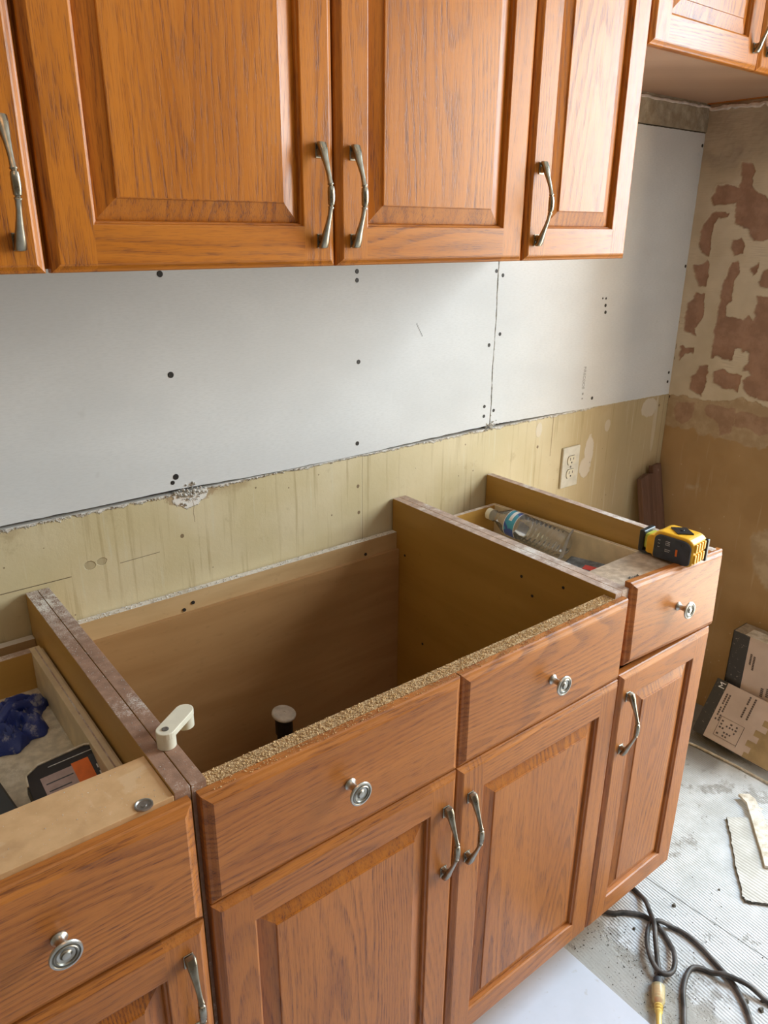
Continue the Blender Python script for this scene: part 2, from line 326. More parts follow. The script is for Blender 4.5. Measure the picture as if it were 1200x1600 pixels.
# ------------------------------------------------------------------ mesh builder
class MB:
    def __init__(s): s.v = []; s.f = []; s.m = []
    def face(s, pts, mi=0):
        i = len(s.v); s.v += [tuple(p) for p in pts]; s.f.append(tuple(range(i, i+len(pts)))); s.m.append(mi)
    def box(s, x0, y0, z0, x1, y1, z1, mi=0, top=None, mats=None):
        i = len(s.v)
        s.v += [(x0, y0, z0), (x1, y0, z0), (x1, y1, z0), (x0, y1, z0), (x0, y0, z1), (x1, y0, z1), (x1, y1, z1), (x0, y1, z1)]
        F = [(0, 3, 2, 1), (4, 5, 6, 7), (0, 1, 5, 4), (1, 2, 6, 5), (2, 3, 7, 6), (3, 0, 4, 7)]
        for k, f in enumerate(F):
            s.f.append(tuple(i+j for j in f)); s.m.append(mats[k] if mats else (top if (k == 1 and top is not None) else mi))
        return s
    def prism(s, poly, z0, z1, mi=0, side=None):
        n = len(poly); i = len(s.v)
        s.v += [(p[0], p[1], z0) for p in poly]+[(p[0], p[1], z1) for p in poly]
        s.f.append(tuple(i+k for k in reversed(range(n)))); s.m.append(mi)
        s.f.append(tuple(i+n+k for k in range(n))); s.m.append(mi)
        for k in range(n):
            s.f.append((i+k, i+(k+1) % n, i+n+(k+1) % n, i+n+k)); s.m.append(mi if side is None else side)
        return s
    def lathe(s, c, axis, prof, n=24, mi=0, cap=True, mis=None):
        ax = Vector(axis).normalized(); t = ax.orthogonal().normalized(); b = ax.cross(t); c = Vector(c); i = len(s.v)
        for h, r in prof:
            for k in range(n):
                a = 2*math.pi*k/n; s.v.append(tuple(c+ax*h+(t*math.cos(a)+b*math.sin(a))*r))
        for j in range(len(prof)-1):
            for k in range(n):
                s.f.append((i+j*n+k, i+j*n+(k+1) % n, i+(j+1)*n+(k+1) % n, i+(j+1)*n+k)); s.m.append(mis[j] if mis else mi)
        if cap:
            s.f.append(tuple(i+k for k in reversed(range(n)))); s.m.append(mis[0] if mis else mi)
            L = i+(len(prof)-1)*n; s.f.append(tuple(L+k for k in range(n))); s.m.append(mis[-1] if mis else mi)
        return s
    def sweep(s, pts, secs, up=(1, 0, 0), n=10, mi=0, p=2.0):
        """pts: centre line, secs: (half width along up, half thickness), superellipse of power p"""
        pts = [Vector(q) for q in pts]; up = Vector(up); i = len(s.v)
        for k, q in enumerate(pts):
            d = (pts[min(k+1, len(pts)-1)]-pts[max(k-1, 0)]).normalized(); a = (up-d*up.dot(d)).normalized(); b = d.cross(a)
            w_, t_ = secs[k]
            for j in range(n):
                g = 2*math.pi*(j+.5)/n; ca, sa = math.cos(g), math.sin(g)
                s.v.append(tuple(q+a*w_*math.copysign(abs(ca)**(2/p), ca)+b*t_*math.copysign(abs(sa)**(2/p), sa)))
        for k in range(len(pts)-1):
            for j in range(n):
                s.f.append((i+k*n+j, i+k*n+(j+1) % n, i+(k+1)*n+(j+1) % n, i+(k+1)*n+j)); s.m.append(mi)
        s.f.append(tuple(i+j for j in reversed(range(n)))); s.m.append(mi)
        L = i+(len(pts)-1)*n; s.f.append(tuple(L+j for j in range(n))); s.m.append(mi)
        return s
    def build(s, name, mats, parent=None, loc=(0, 0, 0), rot=(0, 0, 0), bevel=0, smooth=False, seg=2, wn=True):
        me = bpy.data.meshes.new(name); me.from_pydata(s.v, [], s.f)
        for k in (mats if isinstance(mats, (list, tuple)) else [mats]): me.materials.append(M[k] if isinstance(k, str) else k)
        me.polygons.foreach_set('material_index', s.m)
        if smooth:
            me.polygons.foreach_set('use_smooth', [True]*len(me.polygons))
            me.set_sharp_from_angle(angle=math.radians(38))
        me.update()
        import bmesh
        bm = bmesh.new(); bm.from_mesh(me); bmesh.ops.recalc_face_normals(bm, faces=bm.faces) if not smooth or True else None
        bm.to_mesh(me); bm.free()
        o = bpy.data.objects.new(name, me); COL.objects.link(o); o.location = loc; o.rotation_euler = rot
        if parent is not None: adopt(o, parent)
        if bevel:
            b = o.modifiers.new('bevel', 'BEVEL'); b.width = bevel; b.segments = seg; b.limit_method = 'ANGLE'; b.angle_limit = math.radians(40)
            b.harden_normals = False
        return o

def wm(o):
    Mx = Matrix.LocRotScale(o.location, o.rotation_euler, o.scale)
    return wm(o.parent) @ o.matrix_parent_inverse @ Mx if o.parent else Mx
def adopt(o, p): # keeps the child's world placement
    inv = wm(p).inverted(); o.parent = p; o.matrix_parent_inverse = inv
def child_local(o, p): o.parent = p; o.matrix_parent_inverse = Matrix.Identity(4)
def tag(o, label=None, cat=None, group=None, kind=None):
    if label: o['label'] = label
    if cat: o['category'] = cat
    if group: o['group'] = group
    if kind: o['kind'] = kind
    return o
def empty(name, loc, label=None, cat=None, group=None, rot=(0, 0, 0)):
    o = bpy.data.objects.new(name, None); COL.objects.link(o); o.location = loc; o.rotation_euler = rot; o.empty_display_size = .05
    return tag(o, label, cat, group)
def struct(o): o['kind'] = 'structure'; return o
def smoothpath(pts, n=6):
    P = [Vector(p) for p in pts]; out = []
    for i in range(len(P)-1):
        p0, p1, p2, p3 = P[max(i-1, 0)], P[i], P[i+1], P[min(i+2, len(P)-1)]
        for k in range(n):
            t = k/n; out.append(.5*((2*p1)+(-p0+p2)*t+(2*p0-5*p1+4*p2-p3)*t*t+(-p0+3*p1-3*p2+p3)*t**3))
    out.append(P[-1]); return out

# ------------------------------------------------------------------ room shell
def slab(name, b, mats, **k): return struct(MB().box(*b, **k).build(name, mats))
slab('floor', (-4.3, -4.3, -.06, .9, .12, 0), 'floor')
slab('ceiling', (-4.3, -4.3, 2.44, .12, .12, 2.5), 'ceiling')
slab('wall_left', (-4.3, -4.3, 0, -4.2, .0, 2.44), 'roomwall')
slab('wall_front', (-4.2, -4.3, 0, 0, -4.2, 2.44), 'roomwall')
# back wall: dark cavity sheet, old painted board below, old plaster strip above
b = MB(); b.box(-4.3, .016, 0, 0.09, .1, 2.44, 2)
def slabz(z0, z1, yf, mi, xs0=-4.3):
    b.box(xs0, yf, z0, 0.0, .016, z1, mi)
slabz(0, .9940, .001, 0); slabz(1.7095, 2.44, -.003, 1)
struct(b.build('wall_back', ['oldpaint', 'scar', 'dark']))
# right wall beyond the corner: a stub, then the patio door opening with its frame
b = MB(); b.box(.012, -.62, 0, .12, .1, 2.44); b.box(.012, -2.15, 2.22, .12, -.62, 2.44); b.box(.012, -4.3, 0, .12, -2.15, 2.44)
b.box(0, -.62, 0, .012, -.60, 2.44); b.box(0, -2.15, 2.22, .012, -.62, 2.44); b.box(0, -4.2, 0, .012, -2.15, 2.44)
struct(b.build('wall_right_outer', 'roomwall'))
b = MB()
for y0 in (-.66, -2.15): b.box(.0, y0, .0, .115, y0+.04, 2.22)
b.box(0, -2.11, 2.18, .115, -.66, 2.22); b.box(.02, -2.11, .0, .115, -.66, .02)
struct(b.build('door_1', 'whitecaulk'))

# right wall: a height field with the torn plaster layers
PATCH = [
[(-0.117, 1.63), (-0.149, 1.623), (-0.157, 1.598), (-0.156, 1.571), (-0.174, 1.554), (-0.201, 1.542), (-0.218, 1.526), (-0.28, 1.47), (-0.235, 1.435), (-0.209, 1.433), (-0.184, 1.433), (-0.171, 1.442), (-0.166, 1.462), (-0.15, 1.465), (-0.125, 1.475), (-0.122, 1.499), (-0.12, 1.527), (-0.095, 1.526), (-0.054, 1.524), (-0.045, 1.546), (-0.057, 1.574), (-0.079, 1.576), (-0.12, 1.564), (-0.122, 1.583)],
[(-0.056, 1.503), (-0.072, 1.508), (-0.102, 1.504), (-0.102, 1.495), (-0.075, 1.491), (-0.065, 1.467), (-0.063, 1.441), (-0.065, 1.414), (-0.062, 1.392), (-0.04, 1.4), (-0.026, 1.418), (-0.026, 1.44), (-0.032, 1.467), (-0.042, 1.485)],
[(-0.124, 1.433), (-0.152, 1.439), (-0.162, 1.419), (-0.159, 1.399), (-0.138, 1.392), (-0.123, 1.413)],
[(-0.019, 1.362), (-0.047, 1.368), (-0.059, 1.381), (-0.069, 1.369), (-0.071, 1.321), (-0.069, 1.31), (-0.043, 1.308), (-0.031, 1.334)],
[(-0.127, 1.358), (-0.134, 1.377), (-0.151, 1.378), (-0.16, 1.356), (-0.158, 1.34), (-0.146, 1.327), (-0.152, 1.276), (-0.137, 1.258), (-0.142, 1.232), (-0.189, 1.227), (-0.207, 1.238), (-0.219, 1.223), (-0.223, 1.236), (-0.221, 1.29), (-0.283, 1.291), (-0.335, 1.022), (-0.284, 1.011), (-0.24, 1.022), (-0.225, 1.037), (-0.218, 1.063), (-0.24, 1.077), (-0.235, 1.089), (-0.218, 1.087), (-0.216, 1.097), (-0.227, 1.112), (-0.227, 1.132), (-0.218, 1.144), (-0.205, 1.136), (-0.197, 1.145), (-0.183, 1.145), (-0.181, 1.112), (-0.152, 1.112), (-0.136, 1.12), (-0.123, 1.11), (-0.118, 1.111), (-0.114, 1.142), (-0.115, 1.2), (-0.114, 1.246), (-0.117, 1.293), (-0.119, 1.325)],
[(-0.132, 1.071), (-0.157, 1.085), (-0.174, 1.074), (-0.216, 1.075), (-0.212, 1.023), (-0.196, 1.032), (-0.168, 1.026), (-0.138, 1.044)],
[(-0.188, 1.359), (-0.21, 1.378), (-0.21, 1.358), (-0.204, 1.34)],
[(-0.225, 1.359), (-0.269, 1.364), (-0.277, 1.322), (-0.227, 1.314), (-0.218, 1.325)],
[(-0.039, 1.288), (-0.068, 1.29), (-0.075, 1.23), (-0.066, 1.205), (-0.05, 1.186), (-0.063, 1.163), (-0.043, 1.172), (-0.018, 1.18), (-0.016, 1.218), (-0.017, 1.259), (-0.036, 1.271)],
[(-0.016, 1.133), (-0.059, 1.132), (-0.06, 1.114), (-0.038, 1.115), (-0.015, 1.09)],
[(-0.086, 1.086), (-0.114, 1.086), (-0.114, 1.054), (-0.111, 1.018), (-0.105, 0.998), (-0.063, 1.011), (-0.061, 1.047), (-0.078, 1.063)],
[(-0.027, 0.964), (-0.088, 0.971), (-0.088, 0.931), (-0.061, 0.903), (-0.032, 0.905), (-0.023, 0.937)],
[(-0.124, 0.974), (-0.158, 0.976), (-0.213, 0.976), (-0.219, 0.931), (-0.214, 0.908), (-0.182, 0.891), (-0.174, 0.925), (-0.154, 0.932), (-0.129, 0.942), (-0.119, 0.958)],
[(-0.23, 0.977), (-0.278, 0.967), (-0.344, 0.976), (-0.352, 0.934), (-0.295, 0.915), (-0.257, 0.928), (-0.221, 0.928), (-0.215, 0.965)],
[(-.10, 1.752), (-.15, 1.757), (-.17, 1.72), (-.12, 1.70)]]
def vnoise(Y, Z, sc, seed, oc=4):
    out = np.zeros_like(Y); amp = 1; tot = 0
    for o in range(oc):
        r = np.random.default_rng(seed+o); G = r.random((256, 256)); a = Y*sc+200.3; b_ = Z*sc+31.7
        i = np.floor(a).astype(int); j = np.floor(b_).astype(int); fa = a-i; fb = b_-j; fa = fa*fa*(3-2*fa); fb = fb*fb*(3-2*fb)
        g = lambda p, q: G[p % 256, q % 256]
        out += amp*((g(i, j)*(1-fa)+g(i+1, j)*fa)*(1-fb)+(g(i, j+1)*(1-fa)+g(i+1, j+1)*fa)*fb); tot += amp; amp *= .55; sc *= 2.1
    return out/tot-.5
def sdist(Y, Z, poly):
    P = np.array(poly); d = np.full(Y.shape, 9.); ins = np.zeros(Y.shape, bool)
    for k in range(len(P)):
        a_, c_ = P[k], P[(k+1) % len(P)]; ab = c_-a_
        t = np.clip(((Y-a_[0])*ab[0]+(Z-a_[1])*ab[1])/(ab@ab), 0, 1)
        d = np.minimum(d, np.hypot(Y-a_[0]-t*ab[0], Z-a_[1]-t*ab[1]))
        cr = ((a_[1] > Z) != (c_[1] > Z)) & (Y < (c_[0]-a_[0])*(Z-a_[1])/(c_[1]-a_[1]+1e-12)+a_[0]); ins ^= cr
    return np.where(ins, -d, d)
ny, nz = 241, 521
ys = np.linspace(0, -.60, ny); zs = np.concatenate([np.linspace(0, .78, 70, endpoint=False), np.linspace(.78, 1.79, nz-70)])
YY, ZZ = np.meshgrid(ys, zs)
wy = YY+vnoise(YY, ZZ, 60, 11)*.012; wz = ZZ+vnoise(YY, ZZ, 60, 23)*.012
sd = np.full(YY.shape, 9.)
for p in PATCH[:-1]: sd = np.minimum(sd, sdist(wy, wz, p))
lowline = np.interp(-YY, [0, .067, .145, .214, .271, .305, .4, .6], [.986, .989, .985, 1.009, 1.007, .993, .985, .99])+vnoise(YY, ZZ, 45, 5)*.022
tanline = np.interp(-YY, [0, .08, .16, .25, .33, .6], [.89, .892, .883, .877, .883, .88])+vnoise(YY, ZZ, 35, 9)*.04
sstep = lambda x, a, b_: np.clip((x-a)/(b_-a), 0, 1)**2*(3-2*np.clip((x-a)/(b_-a), 0, 1))
plaster = sstep(ZZ, lowline-.001, lowline+.002)*sstep(sd, -.0012, .0012)
thin_ = sstep(ZZ, tanline-.002, tanline+.004)*.8
spot = sdist(wy, wz, [(-.32, .62), (-.37, .655), (-.45, .64), (-.47, .5), (-.40, .47), (-.35, .52)])
spot2 = sdist(wy, wz, [(-.10, .72), (-.15, .725), (-.15, .713), (-.10, .708)])
thin_ = np.maximum(thin_, sstep(-np.minimum(spot, spot2), -.002, .004)*.9)
clay_ = sstep(-sd, -.0012, .0012)*np.where(ZZ > .985, 1, .75)
grey = np.clip(sstep(ZZ, 1.60, 1.66)*.75+sstep(-sdist(wy, wz, [(-.02, 1.65), (-.03, 1.60), (-.06, 1.605), (-.107, 1.60), (-.11, 1.66)]), -.01, .01)*.5+vnoise(YY, ZZ, 14, 77)*.9*sstep(ZZ, 1.5, 1.6), 0, 1)
hgt = .0035*plaster+.0012*thin_+vnoise(YY, ZZ, 40, 3)*(.0014+.0022*clay_)+.0016*grey*vnoise(YY, ZZ, 70, 41)*2
rim = np.exp(-(sd/.003)**2)*.0012*(ZZ > .98)
hgt = hgt+rim*plaster
vv = np.stack([-hgt.ravel()-.0008, YY.ravel(), ZZ.ravel()], 1)
idx = np.arange(ny*len(zs)).reshape(len(zs), ny)
ff = np.stack([idx[:-1, :-1].ravel(), idx[1:, :-1].ravel(), idx[1:, 1:].ravel(), idx[:-1, 1:].ravel()], 1)
# back sheet makes it a solid panel
me = bpy.data.meshes.new('wall_right')
base = len(vv); extra = [(.012, 0, 0), (.012, -.6, 0), (.012, -.6, 1.79), (.012, 0, 1.79)]
me.from_pydata([tuple(p) for p in vv]+extra, [], [tuple(f) for f in ff]+[(base, base+1, base+2, base+3)])
me.materials.append(M['rightwall'])
ca = me.color_attributes.new('layers', 'FLOAT_COLOR', 'POINT')
arr = np.zeros((len(me.vertices), 4), np.float32)
arr[:base, 0] = plaster.ravel(); arr[:base, 1] = thin_.ravel(); arr[:base, 2] = grey.ravel(); arr[:base, 3] = clay_.ravel()
ca.data.foreach_set('color', arr.ravel())
me.polygons.foreach_set('use_smooth', [True]*len(me.polygons)); me.update()
wr = bpy.data.objects.new('wall_right', me); COL.objects.link(wr); struct(wr)
# dark ragged crack down the corner
b = MB(); pts = []
for k in range(60):
    z = 1.77-k*.0135; pts.append((-.0015, -.0022+.001*math.sin(k*1.7), z))
b.sweep(pts, [(.0012+.0012*random.random()+(.002 if 1.02 < p[2] < 1.34 else 0), .0012) for p in pts], n=6)
struct(b.build('trim_1', 'dark'))
# caulk line under the overhead cabinet
b = MB(); pts = [(-.80+.80*k/60, -.004, 1.769+random.uniform(-.0015, .0015)) for k in range(61)]
b.sweep(pts, [(.0025+.002*random.random(), .0025+.0015*random.random()) for _ in pts], up=(0, 1, 0), n=6)
pts = [(-.004-.004*k/30, -.33*k/30, 1.766+random.uniform(-.003, .003)) for k in range(31)]
b.sweep(pts, [(.003+.004*random.random()+.004*math.sin(k*.2)**2, .004+.004*random.random()) for k in range(31)], up=(1, 0, 0), n=6)
struct(b.build('trim_2', 'whitecaulk'))

# ------------------------------------------------------------------ drywall sheets with their screws
def drywall(x0, x1, label):
    n = 160; lo = []; up = []
    for k in range(n+1):
        x = x0+(x1-x0)*k/n
        z = np.interp(x, [-4.2, -1.9, -1.6, -1.44, -1.19, -1.03, -.78, -.45, 0], [1.0, 1.0, 1.0015, .9965, .9955, .999, 1.0025, .995, .986])
        lo.append((x, float(z)+random.uniform(-.0007, .0007))); up.append((x, 1.7065+random.uniform(-.0006, .0006)))
    side = [[], []]
    for s_, xx in ((0, x0), (1, x1)):
        for k in range(1, 60):
            z = 1.0+.706*k/60; side[s_].append((xx+random.uniform(-.0011, .0011)+.0009*math.sin(k*.35), z))
    loop = lo+side[1]+list(reversed(up))+list(reversed(side[0]))
    b = MB(); m_ = len(loop)
    b.v = [(p[0], 0, p[1]) for p in loop]+[(p[0], .0125, p[1]) for p in loop]
    b.f.append(tuple(range(m_))); b.m.append(0); b.f.append(tuple(m_+k for k in reversed(range(m_)))); b.m.append(0)
    for k in range(m_): b.f.append((k, m_+k, m_+(k+1) % m_, (k+1) % m_)); b.m.append(1)
    o = b.build('drywall_sheet', ['drywall', 'gypsum']); tag(o, label, 'drywall sheet', 'grey drywall sheets on the back wall'); return o
dwl = drywall(-4.15, -.7905, 'long grey drywall sheet on the back wall, left of the vertical seam')
dwr = drywall(-.7875, -.004, 'shorter grey drywall sheet between the vertical seam and the right wall corner')
def screw(x, z, par, r=.0042, y=0.0):
    b = MB(); b.lathe((x, y+.003, z), (0, -1, 0), [(0, r*.9), (.0022, r), (.0032, r), (.0034, r*.75), (.0028, r*.6), (.0028, 0.0003)], n=14)
    o = b.build('screw', 'screw', par, smooth=True); return o
sp0 = None
def put_screw(x, z, par, s=1.0):
    global sp0
    if sp0 is None:
        b = MB(); r = .0040; b.lathe((0, .003, 0), (0, -1, 0), [(0, r*.9), (.0022, r), (.0034, r), (.0038, r*.7), (.0036, r*.5), (.0036, .0003)], n=14)
        sp0 = b.build('screw', 'screw', smooth=True); o = sp0
    else:
        o = sp0.copy(); COL.objects.link(o); o.parent = None; o.matrix_parent_inverse = Matrix.Identity(4)
    o.location = (x, 0, z); o.scale = (s*1.12, 1, s*1.12); adopt(o, par)
for x, z, s in ((-1.601, 1.381, 1.2), (-1.193, 1.375, 1.05), (-1.193, 1.358, 1.), (-1.598, 1.212, 1.25), (-1.19, 1.196, 1.05), (-1.194, 1.022, 1.05), (-1.606, 1.026, 1.25), (-1.613, 1.016, .9),
                (-.796, 1.366, 1.), (-.807, 1.199, 1.), (-.811, 1.052, .95), (-.811, 1.028, .95)): put_screw(x, z, dwl, s)
for x, z, s in ((-.774, 1.356, 1.), (-.772, 1.222, 1.), (-.778, 1.038, .95), (-.387, 1.287, .6), (-.373, 1.286, .7), (-.372, 1.268, 1.), (-.369, 1.25, 1.05), (-.388, 1.02, 1.05),
                (-.021, 1.053, 1.), (-.021, 1.025, 1.), (-.013, 1.676, 1.), (-.012, 1.36, 1.)): put_screw(x, z, dwr, s)
def text(body, size, mat, parent, M4, ext=.0003, align='LEFT'):
    cu = bpy.data.curves.new('lettering', 'FONT'); cu.body = body; cu.size = size; cu.extrude = ext; cu.align_x = align
    t = bpy.data.objects.new('lettering', cu); COL.objects.link(t)
    dg = bpy.context.evaluated_depsgraph_get(); me = bpy.data.meshes.new_from_object(t.evaluated_get(dg))
    COL.objects.unlink(t); bpy.data.objects.remove(t)
    me.materials.clear(); me.materials.append(M[mat]); o = bpy.data.objects.new('lettering', me); COL.objects.link(o)
    o.rotation_mode = 'XYZ'; l, q, s_ = M4.decompose(); o.location = l; o.rotation_euler = q.to_euler()
    if parent: adopt(o, parent)
    return o
def basis(origin, ex, ey):
    ex = Vector(ex).normalized(); ey = Vector(ey); ey = (ey-ex*ey.dot(ex)).normalized(); ez = ex.cross(ey)
    return Matrix(((ex.x, ey.x, ez.x, origin[0]), (ex.y, ey.y, ez.y, origin[1]), (ex.z, ey.z, ez.z, origin[2]), (0, 0, 0, 1)))
text('FIRECODE', .0135, 'greyprint', dwr, basis((-.4365, -.0002, 1.112), (0, 0, -1), (1, 0, 0)))
b = MB(); b.box(-.4345, -.0005, 1.034, -.4285, .001, 1.040); b.box(-.4345, -.0005, 1.022, -.4285, .001, 1.026); b.build('print_mark', 'greyprint', dwr)
b = MB()   # diagonal pencil scratches left of the seam
for k in range(7):
    x, z = -1.034+k*.0026, 1.262-k*.0042; b.box(x, -.0004, z-.0020, x+.0022, .001, z+.0020)
b.build('scuff_mark', 'greyprint', dwl)
# crumbs of torn gypsum along the bottom seam and the vertical seam
b = MB()
def crumb(b, c, r, mi=0):
    i = len(b.v)
    for d in ((1, 0, 0), (-1, 0, 0), (0, 1, 0), (0, -1, 0), (0, 0, 1), (0, 0, -1)):
        b.v.append(tuple(c[k]+d[k]*r*random.uniform(.5, 1.3) for k in range(3)))
    for f in ((0, 2, 4), (2, 1, 4), (1, 3, 4), (3, 0, 4), (2, 0, 5), (1, 2, 5), (3, 1, 5), (0, 3, 5)): b.f.append(tuple(i+j for j in f)); b.m.append(mi)
for k in range(520):
    x = -2.1+random.random()*1.75; crumb(b, (x, -.0008, .9925+random.gauss(0, .0010)), random.uniform(.0005, .0020))
for k in range(60): crumb(b, (-1.582+random.gauss(0, .016), -.001, .988+random.gauss(0, .009)), random.uniform(.001, .004))
for k in range(40): crumb(b, (-.789+random.gauss(0, .010), -.001, 1.001+random.gauss(0, .004)), random.uniform(.001, .004))
for k in range(70): crumb(b, (-.789+random.gauss(0, .0015), -.0002, 1.02+random.random()*.36), random.uniform(.0006, .0018))
tag(b.build('gypsum_crumbs', 'gypsum'), 'torn white gypsum crumbs along the bottom edge of the drywall', 'crumbs', kind='stuff')

# ------------------------------------------------------------------ cabinet doors, drawers, hardware
def frame_ring(b, W, H, i0, y0, i1, y1, s, mv, mh):
    A = [(i0, y0, i0), (W-i0, y0, i0), (W-i0, y0, H-i0), (i0, y0, H-i0)]; B = [(i1, y1, i1), (W-i1, y1, i1), (W-i1, y1, H-i1), (i1, y1, H-i1)]
    for k in (1, 3): b.face([A[k], A[(k+1) % 4], B[(k+1) % 4], B[k]], mv)
    for k in (0, 2):
        z0, z1 = A[k][2], B[k][2]
        if i0 < s-1e-6 and s > 0:
            for (xa, xb, xc, xd, mm) in ((i0, s, s, i1, mv), (s, W-s, W-s, s, mh), (W-s, W-i0, W-i1, W-s, mv)):
                b.face([(xa, y0, z0), (xb, y0, z0), (xc, y1, z1), (xd, y1, z1)], mm)
        else: b.face([A[k], A[(k+1) % 4], B[(k+1) % 4], B[k]], mh)
def door(W, H, par, loc, v='oakv', h='oakh', s=.052, rot=(0, 0, 0)):
    b = MB(); P = [(0, .019), (0, .0075), (.0012, .0055), (.0035, .0042), (.0075, .0010), (.0098, 0)]
    for (i0, y0), (i1, y1) in zip(P, P[1:]): frame_ring(b, W, H, i0, y0, i1, y1, s, 0, 1)
    e = P[-1][0]
    b.face([(e, 0, e), (s, 0, e), (s, 0, H-e), (e, 0, H-e)], 0); b.face([(W-s, 0, e), (W-e, 0, e), (W-e, 0, H-e), (W-s, 0, H-e)], 0)
    b.face([(s, 0, e), (W-s, 0, e), (W-s, 0, s), (s, 0, s)], 1); b.face([(s, 0, H-s), (W-s, 0, H-s), (W-s, 0, H-e), (s, 0, H-e)], 1)
    Q = [(s, 0), (s+.0012, .0004), (s+.0022, .0035), (s+.0045, .0050), (s+.0055, .0095), (s+.0056, .016)]
    for (i0, y0), (i1, y1) in zip(Q, Q[1:]): frame_ring(b, W, H, i0, y0, i1, y1, 0, 0, 1)
    b.face([(0, .019, 0), (0, .019, H), (W, .019, H), (W, .019, 0)], 0)
    d = b.build('door', [v, h], loc=loc, rot=rot); adopt(d, par)
    b = MB(); t = s+.0052; Q = [(t, .017), (t, .0098), (t+.0012, .0092), (t+.0245, .0030), (t+.0250, .0014), (t+.0262, .0010)]
    for (i0, y0), (i1, y1) in zip(Q, Q[1:]): frame_ring(b, W, H, i0, y0, i1, y1, 0, 0, 1)
    i = Q[-1][0]; b.face([(i, .001, i), (W-i, .001, i), (W-i, .001, H-i), (i, .001, H-i)], 0); b.face([(t, .017, t), (t, .017, H-t), (W-t, .017, H-t), (W-t, .017, t)], 0)
    p = b.build('raised_panel', [v, 'oakend']); child_local(p, d)
    return d
HP = None; HD = []
def pull(d, hx, hz):
    """bow handle with flared feet and a banded barrel; d = door object, local position of its centre"""
    global HP
    if HP is None:
        b = MB()
        c = [(.0655, -.0035, .0062, .0028), (.0640, -.0075, .0065, .0046), (.058, -.0105, .0061, .0050), (.050, -.0135, .0052, .0042), (.042, -.0170, .0042, .0035), (.034, -.0205, .0034, .0030), (.025, -.0240, .0029, .0027), (.0165, -.0265, .0033, .0030), (.0150, -.0270, .0040, .0037), (.0138, -.0273, .0040, .0037)]
        full = c+[(.0132, -.0274, .0027, .0024), (.0120, -.0276, .0027, .0024), (.0114, -.0277, .0041, .0039), (.006, -.0282, .0046, .0043), (0, -.0284, .0047, .0044)]
        full = full+[(-z, y, w_, t_) for z, y, w_, t_ in reversed(full[:-1])]
        b.sweep([(0, y, z) for z, y, w_, t_ in full], [(w_, t_) for z, y, w_, t_ in full], n=14, p=2.8)
        for sg in (1, -1):
            b.sweep([(0, 0.0005, sg*.0545), (0, -.005, sg*.0545), (0, -.0105, sg*.0535)], [(.0052, .0062), (.0045, .0050), (.0040, .0045)], n=12, p=3)
        HP = b.build('pull_handle', 'nickel', smooth=True)
        child_local(HP, d); HP.location = (hx, 0, hz)
        b = MB()
        for sg in (1, -1): b.box(-.0060, -.0018, sg*.0575-.0100, .0060, .0, sg*.0575+.0090)
        me = HP.data
        bp = b.build('x', 'nickel', bevel=0); n0 = len(me.vertices)
        import bmesh
        bm = bmesh.new(); bm.from_mesh(me); bm.from_mesh(bp.data); bm.to_mesh(me); bm.free(); bpy.data.objects.remove(bp)
        bv = HP.modifiers.new('bevel', 'BEVEL'); bv.width = .0008; bv.segments = 2; bv.limit_method = 'ANGLE'; bv.angle_limit = math.radians(60)
        return HP
    o = HP.copy(); COL.objects.link(o); child_local(o, d); o.location = (hx, 0, hz); return o
KP = None
def knob(d, hx, hz):
    global KP
    if KP is None:
        b = MB(); b.lathe((0, 0, 0), (0, -1, 0), [(0, .0085), (.002, .0085), (.0035, .0068), (.006, .0052), (.012, .0048), (.016, .0060), (.019, .0085), (.0205, .0125), (.022, .0158), (.0238, .0168), (.0255, .0160), (.0258, .0140), (.0250, .0132), (.0253, .0120), (.0262, .0112), (.0262, .0100), (.0245, .0090), (.0240, .0062), (.0248, .0050), (.0262, .0042), (.0266, .0020), (.0266, .0002)], n=36, mis=[0]*11+[1]*2+[0]+[1]*2+[0]*2+[1]+[0]*5)
        KP = b.build('knob', ['nickel_light', 'knob_dark'], smooth=True); o = KP
    else: o = KP.copy(); COL.objects.link(o)
    child_local(o, d); o.location = (hx, 0, hz); return o
def drawer_front(W, H, par, loc, rot=(0, 0, 0), v='oakbv', h='oakbh', centre=False):
    b = MB(); P = [(0, .019), (0, .0085), (.0015, .0060), (.0050, .0045), (.0095, .0012), (.0120, 0)]
    for (i0, y0), (i1, y1) in zip(P, P[1:]): frame_ring(b, W, H, i0, y0, i1, y1, 0, 0, 0)
    e = P[-1][0]; b.face([(e, 0, e), (W-e, 0, e), (W-e, 0, H-e), (e, 0, H-e)], 0); b.face([(0, .019, 0), (0, .019, H), (W, .019, H), (W, .019, 0)], 0)
    if centre: b.v = [(x-W/2, y, z-H/2) for x, y, z in b.v]
    d = b.build('drawer_front', [h], loc=loc, rot=rot); adopt(d, par)
    if centre: knob(d, 0, 0)
    else: knob(d, W/2, H/2)
    return d

YF = -.6287; ZB, ZD = .107, .706
